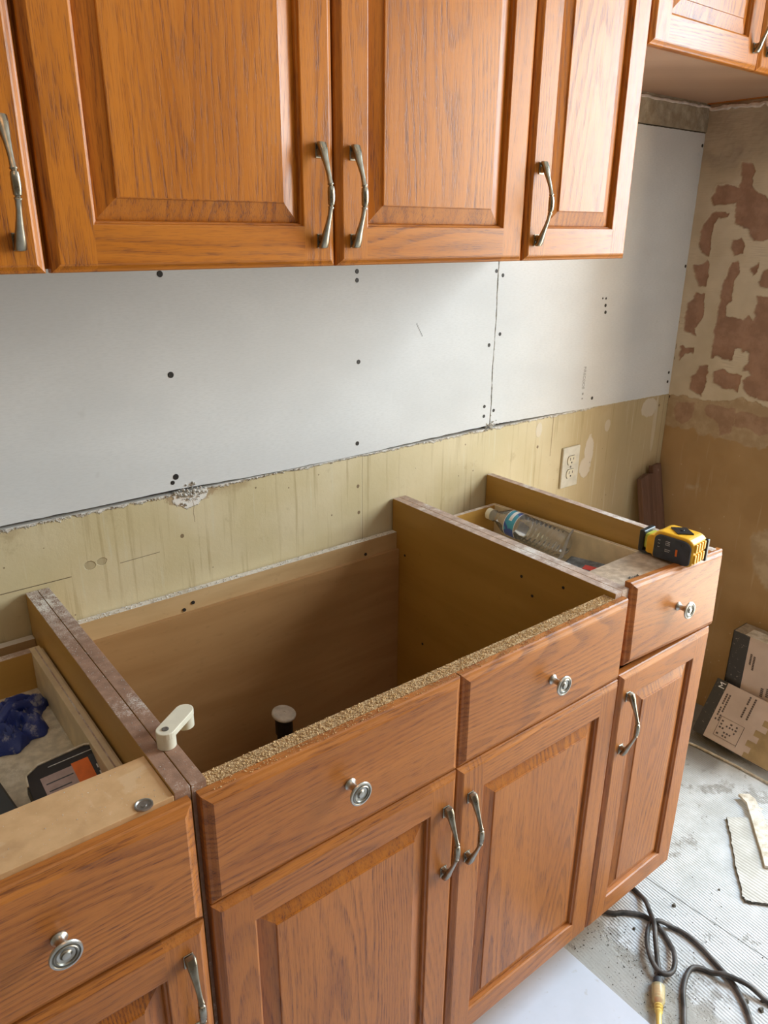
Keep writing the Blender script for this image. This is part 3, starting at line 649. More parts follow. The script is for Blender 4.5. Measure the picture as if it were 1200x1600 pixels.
# ---- sink base
sink = empty('sink_base_cabinet', (-1.4735, -.30, 0), 'widest oak base cabinet, open on top, with two drawer fronts and two doors', 'base cabinet', 'oak base cabinets')
def panelside(x0, x1, par, face='melamine', edge='edge_brown', z1=.876, y1=-.003, inner=None):
    b = MB(); P = [(-.6090, z1), (y1, z1), (y1, 0), (-.545, 0), (-.545, .105), (-.6090, .105)]
    b.v = [(x0, p[0], p[1]) for p in P]+[(x1, p[0], p[1]) for p in P]; n = len(P)
    b.f = [tuple(range(n)), tuple(n+k for k in reversed(range(n)))]+[(k, n+k, n+(k+1) % n, (k+1) % n) for k in range(n)]; b.m = [0, 0, 1]+[0]*(n-2)+[1]
    b.m = b.m[:2+n]; b.m[-1] = 1
    return b.build('side_panel', [face, edge], par, bevel=.0006)
panelside(-1.8692, -1.851, sink, 'melamine'); panelside(-1.096, -1.0780, sink, 'melamine', 'edge_mid')
MB().box(-1.850, -.0300, .11, -1.097, -.020, .76).build('back_panel', 'maple_back', sink)
MB().box(-1.8505, -.0195, .703, -1.0965, -.003, .799, 0, top=1).build('back_rail', ['maple_rail', 'edge_white'], sink)
MB().box(-1.8505, -.600, .11, -1.0965, -.035, .128).build('bottom_panel', 'melamine', sink)
MB().box(-1.8505, -.6090, .72, -1.0965, -.5870, .8665, 0).build('front_rail', ['particle'], sink)
MB().box(-1.8505, -.560, 0, -1.0965, -.545, .1095).build('toe_kick', 'oakbh', sink)
drawer_front(.3945, .158, sink, (-1.8650, YF, .7085)); drawer_front(.3925, .158, sink, (-1.4685, YF, .7085))
d = door(.3945, ZD-ZB, sink, (-1.8650, YF, ZB), 'oakbv', 'oakbh'); pull(d, .3945-.024, .590-ZB)
d = door(.3925, ZD-ZB, sink, (-1.4685, YF, ZB), 'oakbv', 'oakbh'); pull(d, .024, .590-ZB)
for x, y, z in ((-1.603, -.0205, .776), (-1.622, -.0205, .766), (-1.668, -.0205, .745), (-1.630, -.0205, .750), (-1.187, -.0205, .767)):
    b = MB(); b.lathe((x, y+.001, z), (0, -1, 0), [(0, .0035), (.0018, .0035), (.0018, .0003)], n=12); b.build('screw_hole', 'screw', sink)
for y, z in ((-.50, .845), (-.43, .80), (-.05, .75), (-.12, .55), (-.40, .83)):
    b = MB(); b.lathe((-1.0955, y, z), (-1, 0, 0), [(0, .003), (.0012, .003), (.0012, .0003)], n=12); b.build('screw_hole', 'screw', sink)

# ---- right base
rb = empty('narrow_base_cabinet', (-.926, -.30, 0), 'narrow oak base cabinet at the right end, its drawer front sitting crooked', 'base cabinet', 'oak base cabinets')
panelside(-1.0772, -1.058, rb, 'melamine', 'edge_mid'); panelside(-.791, -.773, rb, 'melamine', 'edge_mid')
MB().box(-1.0575, -.0195, .703, -.7915, -.003, .79, 0, top=1).build('back_rail', ['maple_rail', 'edge_white'], rb)
MB().box(-1.0575, -.0300, .11, -.7915, -.020, .76).build('back_panel', 'maple_back', rb)
MB().box(-1.0575, -.600, .11, -.7915, -.035, .128).build('bottom_panel', 'melamine', rb)
MB().box(-1.0575, -.6060, .856, -.7915, -.520, .8735).build('front_stretcher', 'stretch2', rb, bevel=.0006)
MB().box(-1.0575, -.560, 0, -.7735, -.545, .1095).build('toe_kick', 'oakbh', rb)
d = door(.2975, .713-ZB, rb, (-1.0735, YF, ZB), 'oakbv', 'oakbh'); pull(d, .026, .605-ZB)
rd = drawer_front(.297, .160, rb, (-.9125, -.6240, .8010), (-.050, .040, -.012), centre=True)
def drawer_box(par, x0, x1, y0, y1, z0, z1, pitch=0, bottom='cream', side='white_side', t=.012):
    c = ((x0+x1)/2, y0, z0); x0 -= c[0]; x1 -= c[0]; L = y1-y0; H = z1-z0; b = MB()
    b.box(x0, 0, 0, x0+t, L, H, 0); b.box(x1-t, 0, 0, x1, L, H, 0); b.box(x0+t, L-t, 0, x1-t, L, H, 3, top=1); b.box(x0+t, 0, 0, x1-t, t, H, 0)
    for xa in (x0+t*.55, x1-t*.45): b.box(xa-.0010, .004, H-.0002, xa+.0010, L-.004, H+.0004, 1)
    b.box(x0+t, t, .006, x1-t, L-t, .012, 2)
    # groove line and slide moulding along the outside of both sides
    for xa, xb in ((x1, x1+.0045), (x0-.0045, x0)): b.box(xa, .02, H-.018, xb, L, H-.006, 0); b.box(xa, .02, .01, xb, L, .022, 0)
    o = b.build('drawer_box', [side, 'edge_mid', bottom, 'golden'], loc=c, rot=(pitch, 0, 0), bevel=.0008); adopt(o, par); return o
dbx = drawer_box(rd, -1.045, -.799, -.600, -.045, .750, .832, -.035, 'cream')
# ---- left base
lb = empty('left_base_cabinet', (-2.03, -.30, 0), 'oak base cabinet at the left edge, glove in its drawer under a dusty beige board', 'base cabinet', 'oak base cabinets')
panelside(-1.889, -1.8703, lb, 'golden', 'edge_brown'); panelside(-2.19, -2.172, lb, 'golden', 'edge_brown')
MB().box(-2.1715, -.0195, .703, -1.8895, -.003, .797, 0, top=1).build('back_rail', ['maple_rail', 'edge_white'], lb)
MB().box(-2.1715, -.0300, .11, -1.8895, -.020, .76).build('back_panel', 'maple_back', lb)
MB().box(-2.1715, -.600, .11, -1.8895, -.035, .128).build('bottom_panel', 'melamine', lb)
MB().box(-2.1715, -.6090, .853, -1.8895, -.524, .8725).build('front_stretcher', 'stretch', lb, bevel=.0006)
MB().box(-2.1715, -.560, 0, -1.8895, -.545, .1095).build('toe_kick', 'oakbh', lb)
ld = drawer_front(.308, .168, lb, (-2.183, YF, .6985))
drawer_box(ld, -2.165, -1.8955, -.600, -.075, .734, .812, 0, 'cream', 'white_side', .016)
d = door(.308, .694-ZB, lb, (-2.183, YF, ZB), 'oakbv', 'oakbh'); pull(d, .308-.026, .597-ZB)
b = MB(); b.lathe((-1.921, -.603, .8725), (0, 0, 1), [(0, .0100), (.0012, .0100), (.0016, .0085), (.0002, .0075), (.0002, .0035), (.0012, .003), (.0012, .0003)], n=20)
for a_ in (0, math.pi/2): pass
b.build('screw_head', 'steel', lb, smooth=True)

# ---- uppers
YU = -.3299; ZU = 1.404; HU = .762
def upper(name, x0, x1, z0, z1, label, doors, par_label='wall cabinet'):
    r = empty(name, ((x0+x1)/2, -.15, z0), label, par_label, 'oak wall cabinets')
    b = MB(); t = .016
    b.box(x0, -.309, z0+.004, x0+t, -.003, z1, 0); b.box(x1-t, -.309, z0+.004, x1, -.003, z1, 0)
    b.box(x0+t, -.309, z0+.006, x1-t, -.003, z0+.022, 1); b.box(x0+t, -.309, z1-.016, x1-t, -.003, z1, 0); b.box(x0+t, -.012, z0+.022, x1-t, -.003, z1-.016, 0)
    b.build('carcass', ['oakv', 'underside'], r)
    for (a_, w_, hs) in doors:
        d = door(w_, z1-z0, r, (a_, YU, z0))
        if hs: pull(d, .0265 if hs < 0 else w_-.0265, .092 if z0 < 1.5 else .095)
    return r
upper('wall_cabinet', -2.167, -1.8655, ZU, ZU+HU, 'oak wall cabinet cut off at the left edge, one handle in view', [(-2.166, .2975, 1)])
upper('wall_cabinet', -1.8645, -1.0755, ZU, ZU+HU, 'widest oak wall cabinet with a pair of doors whose handles meet in the middle', [(-1.8625, .3915, 1), (-1.4672, .3902, -1)])
upper('wall_cabinet', -1.0745, -.778, ZU, ZU+HU, 'narrow single-door oak wall cabinet right of the double-door one', [(-1.0730, .2940, -1)])
upper('overhead_cabinet', -.7765, -.006, 1.772, 1.772+.394, 'short oak cabinet hung higher than the others in the right corner', [(-.7755, .3830, 1), (-.3905, .3830, -1)])

# ------------------------------------------------------------------ loose things
# power outlet
o = empty('power_outlet', (-.461, 0, .836), 'dusty ivory duplex power outlet on the lower back wall', 'outlet')
b = MB(); b.box(-.4965, -.0060, .777, -.4245, .001, .894); b.build('wall_plate', 'plate', o, bevel=.002)
for z in (.8555, .8165):
    b = MB(); pr = []
    for k in range(28):
        a_ = 2*math.pi*k/28; x = .0172*math.cos(a_); zz = max(-.0125, min(.0125, .0172*math.sin(a_))); pr.append((x, zz))
    i = len(b.v); b.v += [(-.4605+p[0], -.0085, z+p[1]) for p in pr]+[(-.4605+p[0], -.0055, z+p[1]) for p in pr]
    b.f.append(tuple(range(28))); b.m.append(0)
    for k in range(28): b.f.append((k, (k+1) % 28, 28+(k+1) % 28, 28+k)); b.m.append(0)
    r_ = b.build('receptacle', 'ivory', o)
    b = MB(); b.box(-.4685, -.0088, z+.000, -.4665, -.0080, z+.0085); b.box(-.4545, -.0088, z+.001, -.4525, -.0080, z+.0075)
    b.lathe((-.4605, -.0080, z-.0065), (0, -1, 0), [(0, .0026), (.0008, .0026)], n=10); s_ = b.build('slots', 'slot', r_)
    b = MB(); i = 0; b.v = [(-.4605+p[0]*1.06, -.0062, z+p[1]*1.08) for p in pr]+[(-.4605+p[0]*1.06, -.0058, z+p[1]*1.08) for p in pr]; b.f.append(tuple(range(28))); b.m.append(0)
    b.build('recess', 'slot', r_)
b = MB(); b.lathe((-.4605, -.0058, .836), (0, -1, 0), [(0, .0032), (.0010, .0030), (.0010, .0003)], n=12); b.build('screw', 'steel', o)

# plank in the corner
b = MB(); T = [(-.118, 0), (-.002, 0), (-.002, .790), (-.030, .787), (-.045, .789), (-.047, .765), (-.075, .768), (-.112, .758)]
pr = T; b.v = [(x, -.0085, z) for x, z in pr]+[(x, .0085, z) for x, z in pr]; n = len(pr); b.f = [tuple(range(n)), tuple(n+k for k in reversed(range(n)))]+[(k, n+k, n+(k+1) % n, (k+1) % n) for k in range(n)]; b.m = [0]*len(b.f)
tag(b.build('wood_plank', 'plank', loc=(-.030, -.190, .002), rot=(-.222, 0, 0), bevel=.0015), 'dark stained broken plank leaning in the corner of the back and right walls', 'plank')

# white plastic latch
o = empty('plastic_latch', (-1.862, -.527, .876), 'small cream plastic turn-button latch screwed to the brown panel edges', 'latch')
b = MB(); A = Vector((0, 0)); dv = Vector((.034, .024)); dn = dv.normalized(); nn = Vector((-dn.y, dn.x)); pr = []
for k in range(11):
    a_ = math.pi/2+math.pi*k/10; pr.append(dn*math.cos(a_)*.0115+nn*math.sin(a_)*.0115)
for k in range(11):
    a_ = -math.pi/2+math.pi*k/10; pr.append(dv+dn*math.cos(a_)*.0115+nn*math.sin(a_)*.0115)
b.prism([(p.x, p.y) for p in pr], .0145, .0230)
b.build('arm', 'ivory', loc=(-1.862, -.527, .876), parent=o, bevel=.001, smooth=False)
b = MB(); b.lathe((0, 0, .0003), (0, 0, 1), [(0, .0110), (.0002, .0113), (.0150, .0113)], n=28); b.build('base_boss', 'ivory', o, loc=(-1.862, -.527, .876), smooth=True)
b = MB(); b.lathe((dv.x, dv.y, -.0015), (0, 0, 1), [(0, .0095), (.001, .0110), (.0170, .0110)], n=28); b.build('end_boss', 'ivory', o, loc=(-1.862, -.527, .876), smooth=True)
b = MB(); b.lathe((0, 0, .0226), (0, 0, 1), [(0, .0042), (.0012, .0042), (.0014, .003), (.0008, .0014), (.0008, .0003)], n=16); b.build('screw', 'steel', o, loc=(-1.862, -.527, .876))

# capped pipe in the sink base
o = empty('capped_pipe', (-1.461, -.1, .128), 'black pipe stub with a dusty white cap standing inside the sink cabinet', 'pipe')
b = MB(); b.lathe((-1.461, -.1, .1285), (0, 0, 1), [(0, .0155), (.33, .0155), (.331, .0185), (.372, .0185)], n=24); b.build('pipe', 'black', o, smooth=True)
b = MB(); b.lathe((-1.461, -.1, .5003), (.10, -.16, 1), [(0, .022), (.002, .0255), (.006, .0255), (.0078, .0235), (.0078, .004), (.0068, .0038), (.0068, .0003)], n=30); b.build('cap', 'pvc', o, smooth=True)

# tape measure -------------------------------------------------------
tp = empty('tape_measure', (-.868, -.572, .8765), 'yellow and charcoal tape measure standing on the right end of the base units', 'tape measure', rot=(0, 0, math.radians(4)))
def tpart(b, name, mats, bevel=0, smooth=False, seg=3): o = b.build(name, mats, bevel=bevel, smooth=smooth, seg=seg); child_local(o, tp); return o
# local: y along the length (hook end +y), x thickness, z height
def rprofile(y0, y1, z0, z1, r, n=6, rs=None):
    pts = []
    rr = rs or (r, r, r, r)
    for (cy, cz, a0, q) in ((y1-rr[0], z0+rr[0], -90, rr[0]), (y1-rr[1], z1-rr[1], 0, rr[1]), (y0+rr[2], z1-rr[2], 90, rr[2]), (y0+rr[3], z0+rr[3], 180, rr[3])):
        for k in range(n+1):
            a_ = math.radians(a0+90*k/n); pts.append((cy+q*math.cos(a_), cz+q*math.sin(a_)))
    return pts
def extr(b, prof, x0, x1, mi=0):
    n = len(prof); i = len(b.v); b.v += [(x0, p[0], p[1]) for p in prof]+[(x1, p[0], p[1]) for p in prof]
    b.f.append(tuple(i+k for k in range(n))); b.m.append(mi); b.f.append(tuple(i+n+k for k in reversed(range(n)))); b.m.append(mi)
    for k in range(n): b.f.append((i+k, i+n+k, i+n+(k+1) % n, i+(k+1) % n)); b.m.append(mi)
b = MB(); extr(b, rprofile(-.045, .030, .0, .066, .012, rs=(.004, .016, .018, .010)), -.024, .026); tpart(b, 'case', 'yellow', .004, seg=3)
b = MB(); extr(b, rprofile(.028, .044, .003, .050, .004, rs=(.003, .012, .003, .003)), -.020, .022); tpart(b, 'mouth', 'yellow', .002)
b = MB(); extr(b, rprofile(-.042, .026, .003, .060, .012, rs=(.004, .014, .016, .009)), -.0275, -.0235); tpart(b, 'side_grip', 'rubber', .0018)
b = MB()
for k in range(4):
    xa = -.0195+k*.0098
    for z0, z1 in ((.010, .031), (.036, .056)): b.box(xa, -.0480, z0, xa+.0062, -.0440, z1)
b2 = MB()
tpart(b, 'grip_ribs', 'yellow', .0015)
b = MB(); b.box(.0195, -.0492, .004, .0275, -.030, .056); tpart(b, 'rear_bumper', 'black', .002)
b = MB(); b.box(-.017, .0300, .008, .017, .0530, .046); tpart(b, 'blade', 'lime', .008)
b = MB(); extr(b, rprofile(.050, .060, .002, .052, .003), -.019, .021); b.box(-.0215, .040, .001, .0215, .058, .006); tpart(b, 'hook_guard', 'black', .0025)
b = MB(); b.prism([(-.016, -.010), (.003, -.030), (.022, -.006), (.004, .014)], .0655, .0690); b.lathe((.003, -.008, .069), (0, 0, 1), [(0, .004), (.0015, .0035)], n=12); tpart(b, 'lock_button', 'black', .001)
b = MB(); b.box(-.0281, -.019, .020, -.0272, -.0155, .036, 0); tpart(b, 'orange_badge', 'orange')
b = MB()
for k, (yy, zz, l_) in enumerate(((.004, .047, .010), (.004, .043, .010), (.004, .039, .010), (.004, .028, .013), (.004, .024, .010), (.018, .046, .005), (.018, .030, .005), (.018, .038, .006))):
    for q in range(int(l_/.0022)): b.box(-.0278, yy-q*.0022-.0010, zz, -.0273, yy-q*.0022, zz+.0016)
tpart(b, 'printed_text', 'whiteprint')
b = MB(); b.lathe((-.0272, -.027, .050), (-1, 0, 0), [(0, .0032), (.0008, .0032), (.0002, .002), (.0002, .0003)], n=12); tpart(b, 'case_screw', 'slot')
tp.location = (-.881, -.582, .8766); tp.scale = (1.05, 1.06, .83)

# scrap of torn film on the stretcher, by the drawer corner
b = MB()
for k in range(26): crumb(b, (-1.008+random.gauss(0, .012), -.588+random.gauss(0, .006), .875), random.uniform(.001, .0035))
tag(b.build('grey_caulk_scraps', 'steel'), 'grey flakes of dried caulk on the stretcher left of the tape measure', 'caulk flakes', kind='stuff')

# water bottle -------------------------------------------------------
A = Vector((-.846, -.068, .8035)); Bp = Vector((-.835, -.300, .7925)); ax = (Bp-A).normalized(); L = (Bp-A).length
o = empty('water_bottle', tuple((A+Bp)/2), 'empty clear plastic water bottle with a blue label lying in the right drawer', 'bottle')
prof = [(0.012, .0125), (.018, .0125), (.021, .0145), (.024, .0125), (.030, .0135), (.045, .021), (.060, .0285), (.070, .0315), (.073, .0318)]
for k in range(1): pass
lab = [(.073, .0312), (.105, .0312)]
prof += [(.0735, .0308), (.1045, .0308), (.105, .0318)]
h = .108
while h < L-.03: prof += [(h, .0318), (h+.004, .0295), (h+.0075, .0295), (h+.0105, .0318)]; h += .0125
prof += [(L-.022, .0315), (L-.008, .0295), (L, .022), (L-.004, .010), (L-.003, .0005)]
b = MB(); b.lathe(A, ax, prof, n=32, cap=False); b.build('bottle_body', 'clear', o, smooth=True)
b = MB(); b.lathe(A, ax, [(.0735, .0312), (.1045, .0312)], n=40, cap=False); b.build('label_wrap', 'label', o, smooth=True)
b = MB(); b.lathe(A, ax, [(.0733, .0316), (.0750, .0316)], n=40, cap=False); b.lathe(A, ax, [(.1035, .0316), (.1050, .0316)], n=40, cap=False)
t_ = ax.orthogonal().normalized(); bt = ax.cross(t_)
upv = Vector((-.45, 0, 1)); upv = (upv-ax*upv.dot(ax)).normalized(); sv = ax.cross(upv)
def lpatch(b, h0, h1, a0, a1, r, mi=0, n=8):
    for k in range(n):
        q = []
        for (hh, aa) in ((h0, a0+(a1-a0)*k/n), (h1, a0+(a1-a0)*k/n), (h1, a0+(a1-a0)*(k+1)/n), (h0, a0+(a1-a0)*(k+1)/n)): q.append(A+ax*hh+(upv*math.cos(aa)+sv*math.sin(aa))*r)
        b.face(q, mi)
lpatch(b, .084, .093, -.9, .55, .0315)
b.build('label_stripe', 'whiteprint', o)
b = MB(); b.lathe(A, ax, [(0, .0128), (.001, .0140), (.0125, .0140), (.0135, .0138)], n=28); b.build('bottle_cap', 'ivory', o, smooth=True)

# packs in the right drawer
def pack(name, label, cat, c, sx, sy, sz, rot, mats, mis=None, group=None, bevel=.0015):
    b = MB(); b.box(-sx/2, -sy/2, -sz/2, sx/2, sy/2, sz/2, 0, top=1 if len(mats) > 1 else None)
    o = b.build(name, mats, loc=c, rot=rot, bevel=bevel); tag(o, label, cat, group); return o
p1 = pack('blister_pack', 'grey printed blister pack lying in the right drawer below the bottle base', 'package', (-.930, -.405, .776), .17, .10, .010, (-.03, -.10, .25), ['black', 'greypack'])
b = MB()
for k in range(5): b.box(-.07+k*.028, -.038+.012*(k % 2), .0052, -.052+k*.028, -.004+.01*(k % 3), .0058, k % 2)
q_ = b.build('printed_art', ['redpack', 'whiteprint']); child_local(q_, p1)
pack('red_package', 'red and black flat package under the grey pack in the right drawer', 'package', (-.895, -.455, .769), .12, .08, .008, (-.03, .05, -.3), ['black', 'redpack'])
b = MB(); pts = smoothpath([(-.955, -.335, .792), (-.925, -.338, .790), (-.895, -.335, .795), (-.868, -.322, .806), (-.845, -.312, .820), (-.826, -.308, .832)], 6)
i = 0
b.sweep(pts, [(.0065*(1-.6*(k/len(pts))**1.5), .0006) for k in range(len(pts))], up=(.1, -.9, .45), n=8, p=6)
tag(b.build('torn_film', 'silver', smooth=True), 'curled strip of torn plastic film sticking up from the right drawer', 'film')

# left drawer: glove and black package
def glove():
    nr, na = 26, 96; V = []; F = []
    for i in range(nr+1):
        t = i/nr
        for k in range(na):
            a_ = 2*math.pi*k/na
            lob = 1+.16*math.sin(3*a_+.6)+.10*math.sin(5*a_+1)+.07*math.sin(9*a_)
            r = .056*lob*t
            x, y = r*math.cos(a_)*1.15, r*math.sin(a_)*.85
            nz1 = mnoise.noise(Vector((x*34, y*46, .3))); nz2 = 1-abs(mnoise.noise(Vector((x*40+y*30+3, y*75-x*20, 1.3))))*3.2
            z = (1-t**3)**.6*(.019+.015*nz1+.015*nz2) if t < 1 else 0
            V.append((x+.004*nz1, y+.004*nz2, max(z, 0)+.0008))
    for i in range(nr):
        for k in range(na): F.append((i*na+k, i*na+(k+1) % na, (i+1)*na+(k+1) % na, (i+1)*na+k))
    L0 = len(V); V += [(v[0], v[1], .0003) for v in V[nr*na:(nr+1)*na]]
    for k in range(na): F.append((nr*na+k, nr*na+(k+1) % na, L0+(k+1) % na, L0+k))
    F.append(tuple(L0+k for k in reversed(range(na))))
    b = MB(); b.v = V; b.f = F; b.m = [0]*len(F)
    # rolled cuff and a finger stub poking out of the crumple
    def tube(pts, rs):
        P = smoothpath(pts, 4); n_ = len(P); R = [np.interp(k/(n_-1), np.linspace(0, 1, len(rs)), rs) for k in range(n_)]
        b.sweep(P, [(R[k]*(1+.12*math.sin(k*2.1)), R[k]*.8) for k in range(n_)], up=(.2, .3, 1), n=10)
    tube([(.010, .022, .012), (.034, .032, .018), (.058, .030, .012), (.066, .022, .007)], [.012, .012, .010, .005])
    tube([(-.02, .0, .022), (.015, .008, .030), (.045, .004, .016)], [.008, .011, .006])
    return b
gl = glove().build('rubber_glove', 'blue', loc=(-1.977, -.190, .7465), rot=(0, 0, .5), smooth=True)
gl.scale = (1.0, 1.0, 1.0)
tag(gl, 'crumpled blue rubber glove, dusty, lying in the left drawer', 'glove')
o = empty('black_package', (-1.945, -.43, .7465), 'black card package with an orange label tilted in the left drawer', 'package', rot=(math.radians(24), 0, math.radians(3)))
b = MB(); b.prism([(-.050, -.085), (.050, -.085), (.050, .060), (.046, .074), (.030, .080), (-.030, .078), (-.046, .070), (-.050, .055)], -.004, .016)
q_ = b.build('card_sleeve', 'black', bevel=.0015); child_local(q_, o); q_.location = (0, 0, .012)
b = MB(); b.v = []; pts = [(-.050, .054, .0165), (-.047, .070, .0165), (-.030, .0785, .0165), (.030, .0805, .0165), (.046, .0745, .0165), (.050, .060, .0165)]
b.sweep(pts, [(.0016, .0016)]*len(pts), up=(0, 0, 1), n=8); q_ = b.build('worn_edge', 'cream'); child_local(q_, o); q_.location = (0, 0, .012)
b = MB(); b.box(-.034, -.080, .0162, .006, .058, .0168, 0); b.box(.006, -.080, .0162, .028, .061, .0168, 1); b.box(.029, -.080, .0162, .043, .063, .0168, 2); b.box(-.0200, .0690, .0160, .040, .0697, .0170, 3)
for k in range(7): b.box(-.030, .046-k*.011, .0168, .004-(k % 3)*.006, .0475-k*.011, .0170, 2)
for k in range(6): b.box(.033, .040-k*.011, .0168, .0345+(k % 2)*.004, .046-k*.011, .0170, 3)
q_ = b.build('printed_label', ['pinkprint', 'orange', 'rubber', 'whiteprint']); child_local(q_, o); q_.location = (0, 0, .012)
b = MB(); b.prism([(-2.07, -.50), (-2.012, -.50), (-2.010, -.42), (-2.022, -.30), (-2.05, -.29), (-2.07, -.31)], .7466, .775)
tag(b.build('black_case', 'black', bevel=.003), 'black plastic case at the left picture edge, behind the blue glove', 'case')

# sawdust grains ------------------------------------------------------
b = MB()
for k in range(2200):
    x = random.uniform(-1.849, -1.098); y = -.598+random.gauss(0, .006); y = min(max(y, -.6085), -.588)
    crumb(b, (x, y, .8672), random.uniform(.0005, .0016))
for k in range(700):
    x = random.uniform(-1.849, -1.098); crumb(b, (x, random.uniform(-.622, -.609), .8675), random.uniform(.0004, .0011))
tag(b.build('sawdust', 'dustgrain'), 'sawdust spread along the top of the sink cabinet front rail', 'sawdust', kind='stuff')
b = MB()
for k in range(420): crumb(b, (random.uniform(-1.889, -1.852), -.01-random.random()**1.7*.59, .8764), random.uniform(.0002, .0008))
for k in range(330): crumb(b, (random.uniform(-1.095, -1.060), -.01-random.random()**1.3*.59, .8764), random.uniform(.0002, .0008))
for k in range(160): crumb(b, (random.uniform(-2.18, -1.895), random.uniform(-.60, -.53), .8729), random.uniform(.0002, .0007))
for k in range(420): crumb(b, (random.uniform(-1.85, -1.098), random.uniform(-.019, -.004), .7995), random.uniform(.0006, .0020))
tag(b.build('plaster_dust', 'gypsum'), 'white plaster dust lying on the cabinet panel edges', 'dust', kind='stuff')

# ------------------------------------------------------------------ floor things
b = MB(); b.box(-2.3, -1.45, .0, -1.0715, -.566, .009); t = b.build('floor_tile', 'tile', bevel=.001); tag(t, 'large pale blue-grey tile laid beside the base cabinets', 'tile')
def ragged(poly, n, amp):
    out = []
    for i in range(len(poly)):
        p, q = Vector(poly[i]), Vector(poly[(i+1) % len(poly)])
        for k in range(n): r_ = p.lerp(q, k/n); out.append((r_.x+random.uniform(-amp, amp), r_.y+random.uniform(-amp, amp)))
    return out
b = MB(); b.prism(ragged([(-.423, -.591), (-.530, -.668), (-.634, -.745), (-.640, -.757), (-.632, -.768), (-.54, -.87), (-.30, -.70)], 14, .0018), .0005, .0085, 0, 1)
tag(b.build('backer_board_piece', ['backer', 'backer_edge']), 'broken grey backer board offcut with crumbly dark edges lying on the floor', 'board offcut')
b = MB(); b.prism(ragged([(-.326, -.570), (-.302, -.588), (-.310, -.610), (-.480, -.772), (-.515, -.738), (-.340, -.600)], 8, .0009), .0098, .0175, 0, 0)
b.box(-.345, -.640, .0175, -.330, -.632, .0180)
tag(b.build('wood_strip', ['stick', 'backer_edge']), 'short pale strip of wood lying across the broken backer board', 'wood strip')
# cord
def fl(pts, r=.0042): return [(x, y, z) for x, y, z in pts]
o = empty('extension_cord', (-.90, -.72, 0), 'black extension cord looped on the floor ending in a clear yellow connector', 'cord')
r = .0053
def strand(pts): 
    b = MB(); P = smoothpath(pts, 7); b.sweep(P, [(r, r)]*len(P), up=(0, 0, 1), n=10); return b
lo, hi = r+.0004, 3*r+.001
A1 = [(-.93, -.50, lo), (-.905, -.570, lo), (-.880, -.590, lo), (-.866, -.603, lo), (-.850, -.624, lo), (-.846, -.650, lo), (-.852, -.676, lo), (-.866, -.702, lo), (-.884, -.722, hi*.8), (-.908, -.739, hi), (-.930, -.747, hi), (-.946, -.742, hi), (-.951, -.727, hi), (-.940, -.704, hi), (-.916, -.678, hi), (-.888, -.660, hi), (-.862, -.652, hi), (-.842, -.661, hi), (-.824, -.683, lo), (-.817, -.712, lo), (-.820, -.748, lo), (-.830, -.785, lo), (-.843, -.828, lo), (-.862, -.862, lo), (-.888, -.892, lo), (-.92, -.92, lo), (-.96, -.95, lo)]
A2 = [(-.80, -.50, lo), (-.802, -.560, lo), (-.806, -.588, lo), (-.822, -.612, hi), (-.842, -.636, hi+.002), (-.868, -.662, hi+r*2), (-.896, -.684, hi+r), (-.920, -.706, lo+.003), (-.943, -.726, lo), (-.970, -.738, lo+.003)]
A3 = [(-1.06, -.87, lo), (-1.010, -.826, lo), (-.975, -.803, lo), (-.940, -.780, lo), (-.905, -.766, lo), (-.880, -.764, lo), (-.866, -.776, lo), (-.858, -.795, lo), (-.850, -.815, hi*.9), (-.842, -.835, hi), (-.834, -.862, hi), (-.828, -.90, lo), (-.82, -.96, lo)]
tb = MB()
for P_ in (A1, A2, A3):
    q = strand(P_); off_ = len(tb.v); tb.v += q.v; tb.f += [tuple(off_+j for j in f) for f in q.f]; tb.m += q.m
tb.v = [(x-.014, y-.010, z) for x, y, z in tb.v]; tb.build('cable', 'cord', o, smooth=True)
c0 = Vector((-.978, -.746, .0145)); c1 = Vector((-1.082, -.816, .0145)); ax = (c1-c0).normalized()
b = MB(); b.lathe(c0, ax, [(0, .006), (.003, .0095), (.018, .0105), (.020, .009)], n=20); b.build('strain_relief', 'rubber', o, smooth=True)
b = MB(); b.lathe(c0+ax*.018, ax, [(0, .0115), (.002, .0135), (.036, .0125), (.042, .0095), (.046, .0075)], n=24); b.build('connector_shell', 'amber_shell', o, smooth=True)
b = MB(); b.lathe(c0+ax*.020, ax, [(0, .008), (.030, .0075)], n=12, mi=0)
for k in range(5): b.lathe(c0+ax*(.022+k*.006), ax, [(0, .0092), (.0025, .0092)], n=14, mi=1)
b.build('copper_contacts', ['orange', 'whiteprint'], o, smooth=True)
b = MB(); b.lathe(c0+ax*.060, ax, [(0, .0075), (.004, .0090), (.007, .0070), (.010, .0088), (.013, .0066), (.016, .0080), (.022, .0055), (.050, .0050)], n=18); b.build('tail_grip', 'amber', o, smooth=True)

# thin pale trim strip along the boxes
b = MB(); P = smoothpath([(-.235, -.30, .005), (-.215, -.37, .005), (-.207, -.46, .005), (-.203, -.56, .005), (-.205, -.69, .005)], 5); b.sweep(P, [(.004, .003)]*len(P), up=(0, 0, 1), n=8)
tag(b.build('trim_strip', 'stick', smooth=True), 'thin pale strip lying on the floor in front of the tile cartons', 'strip')
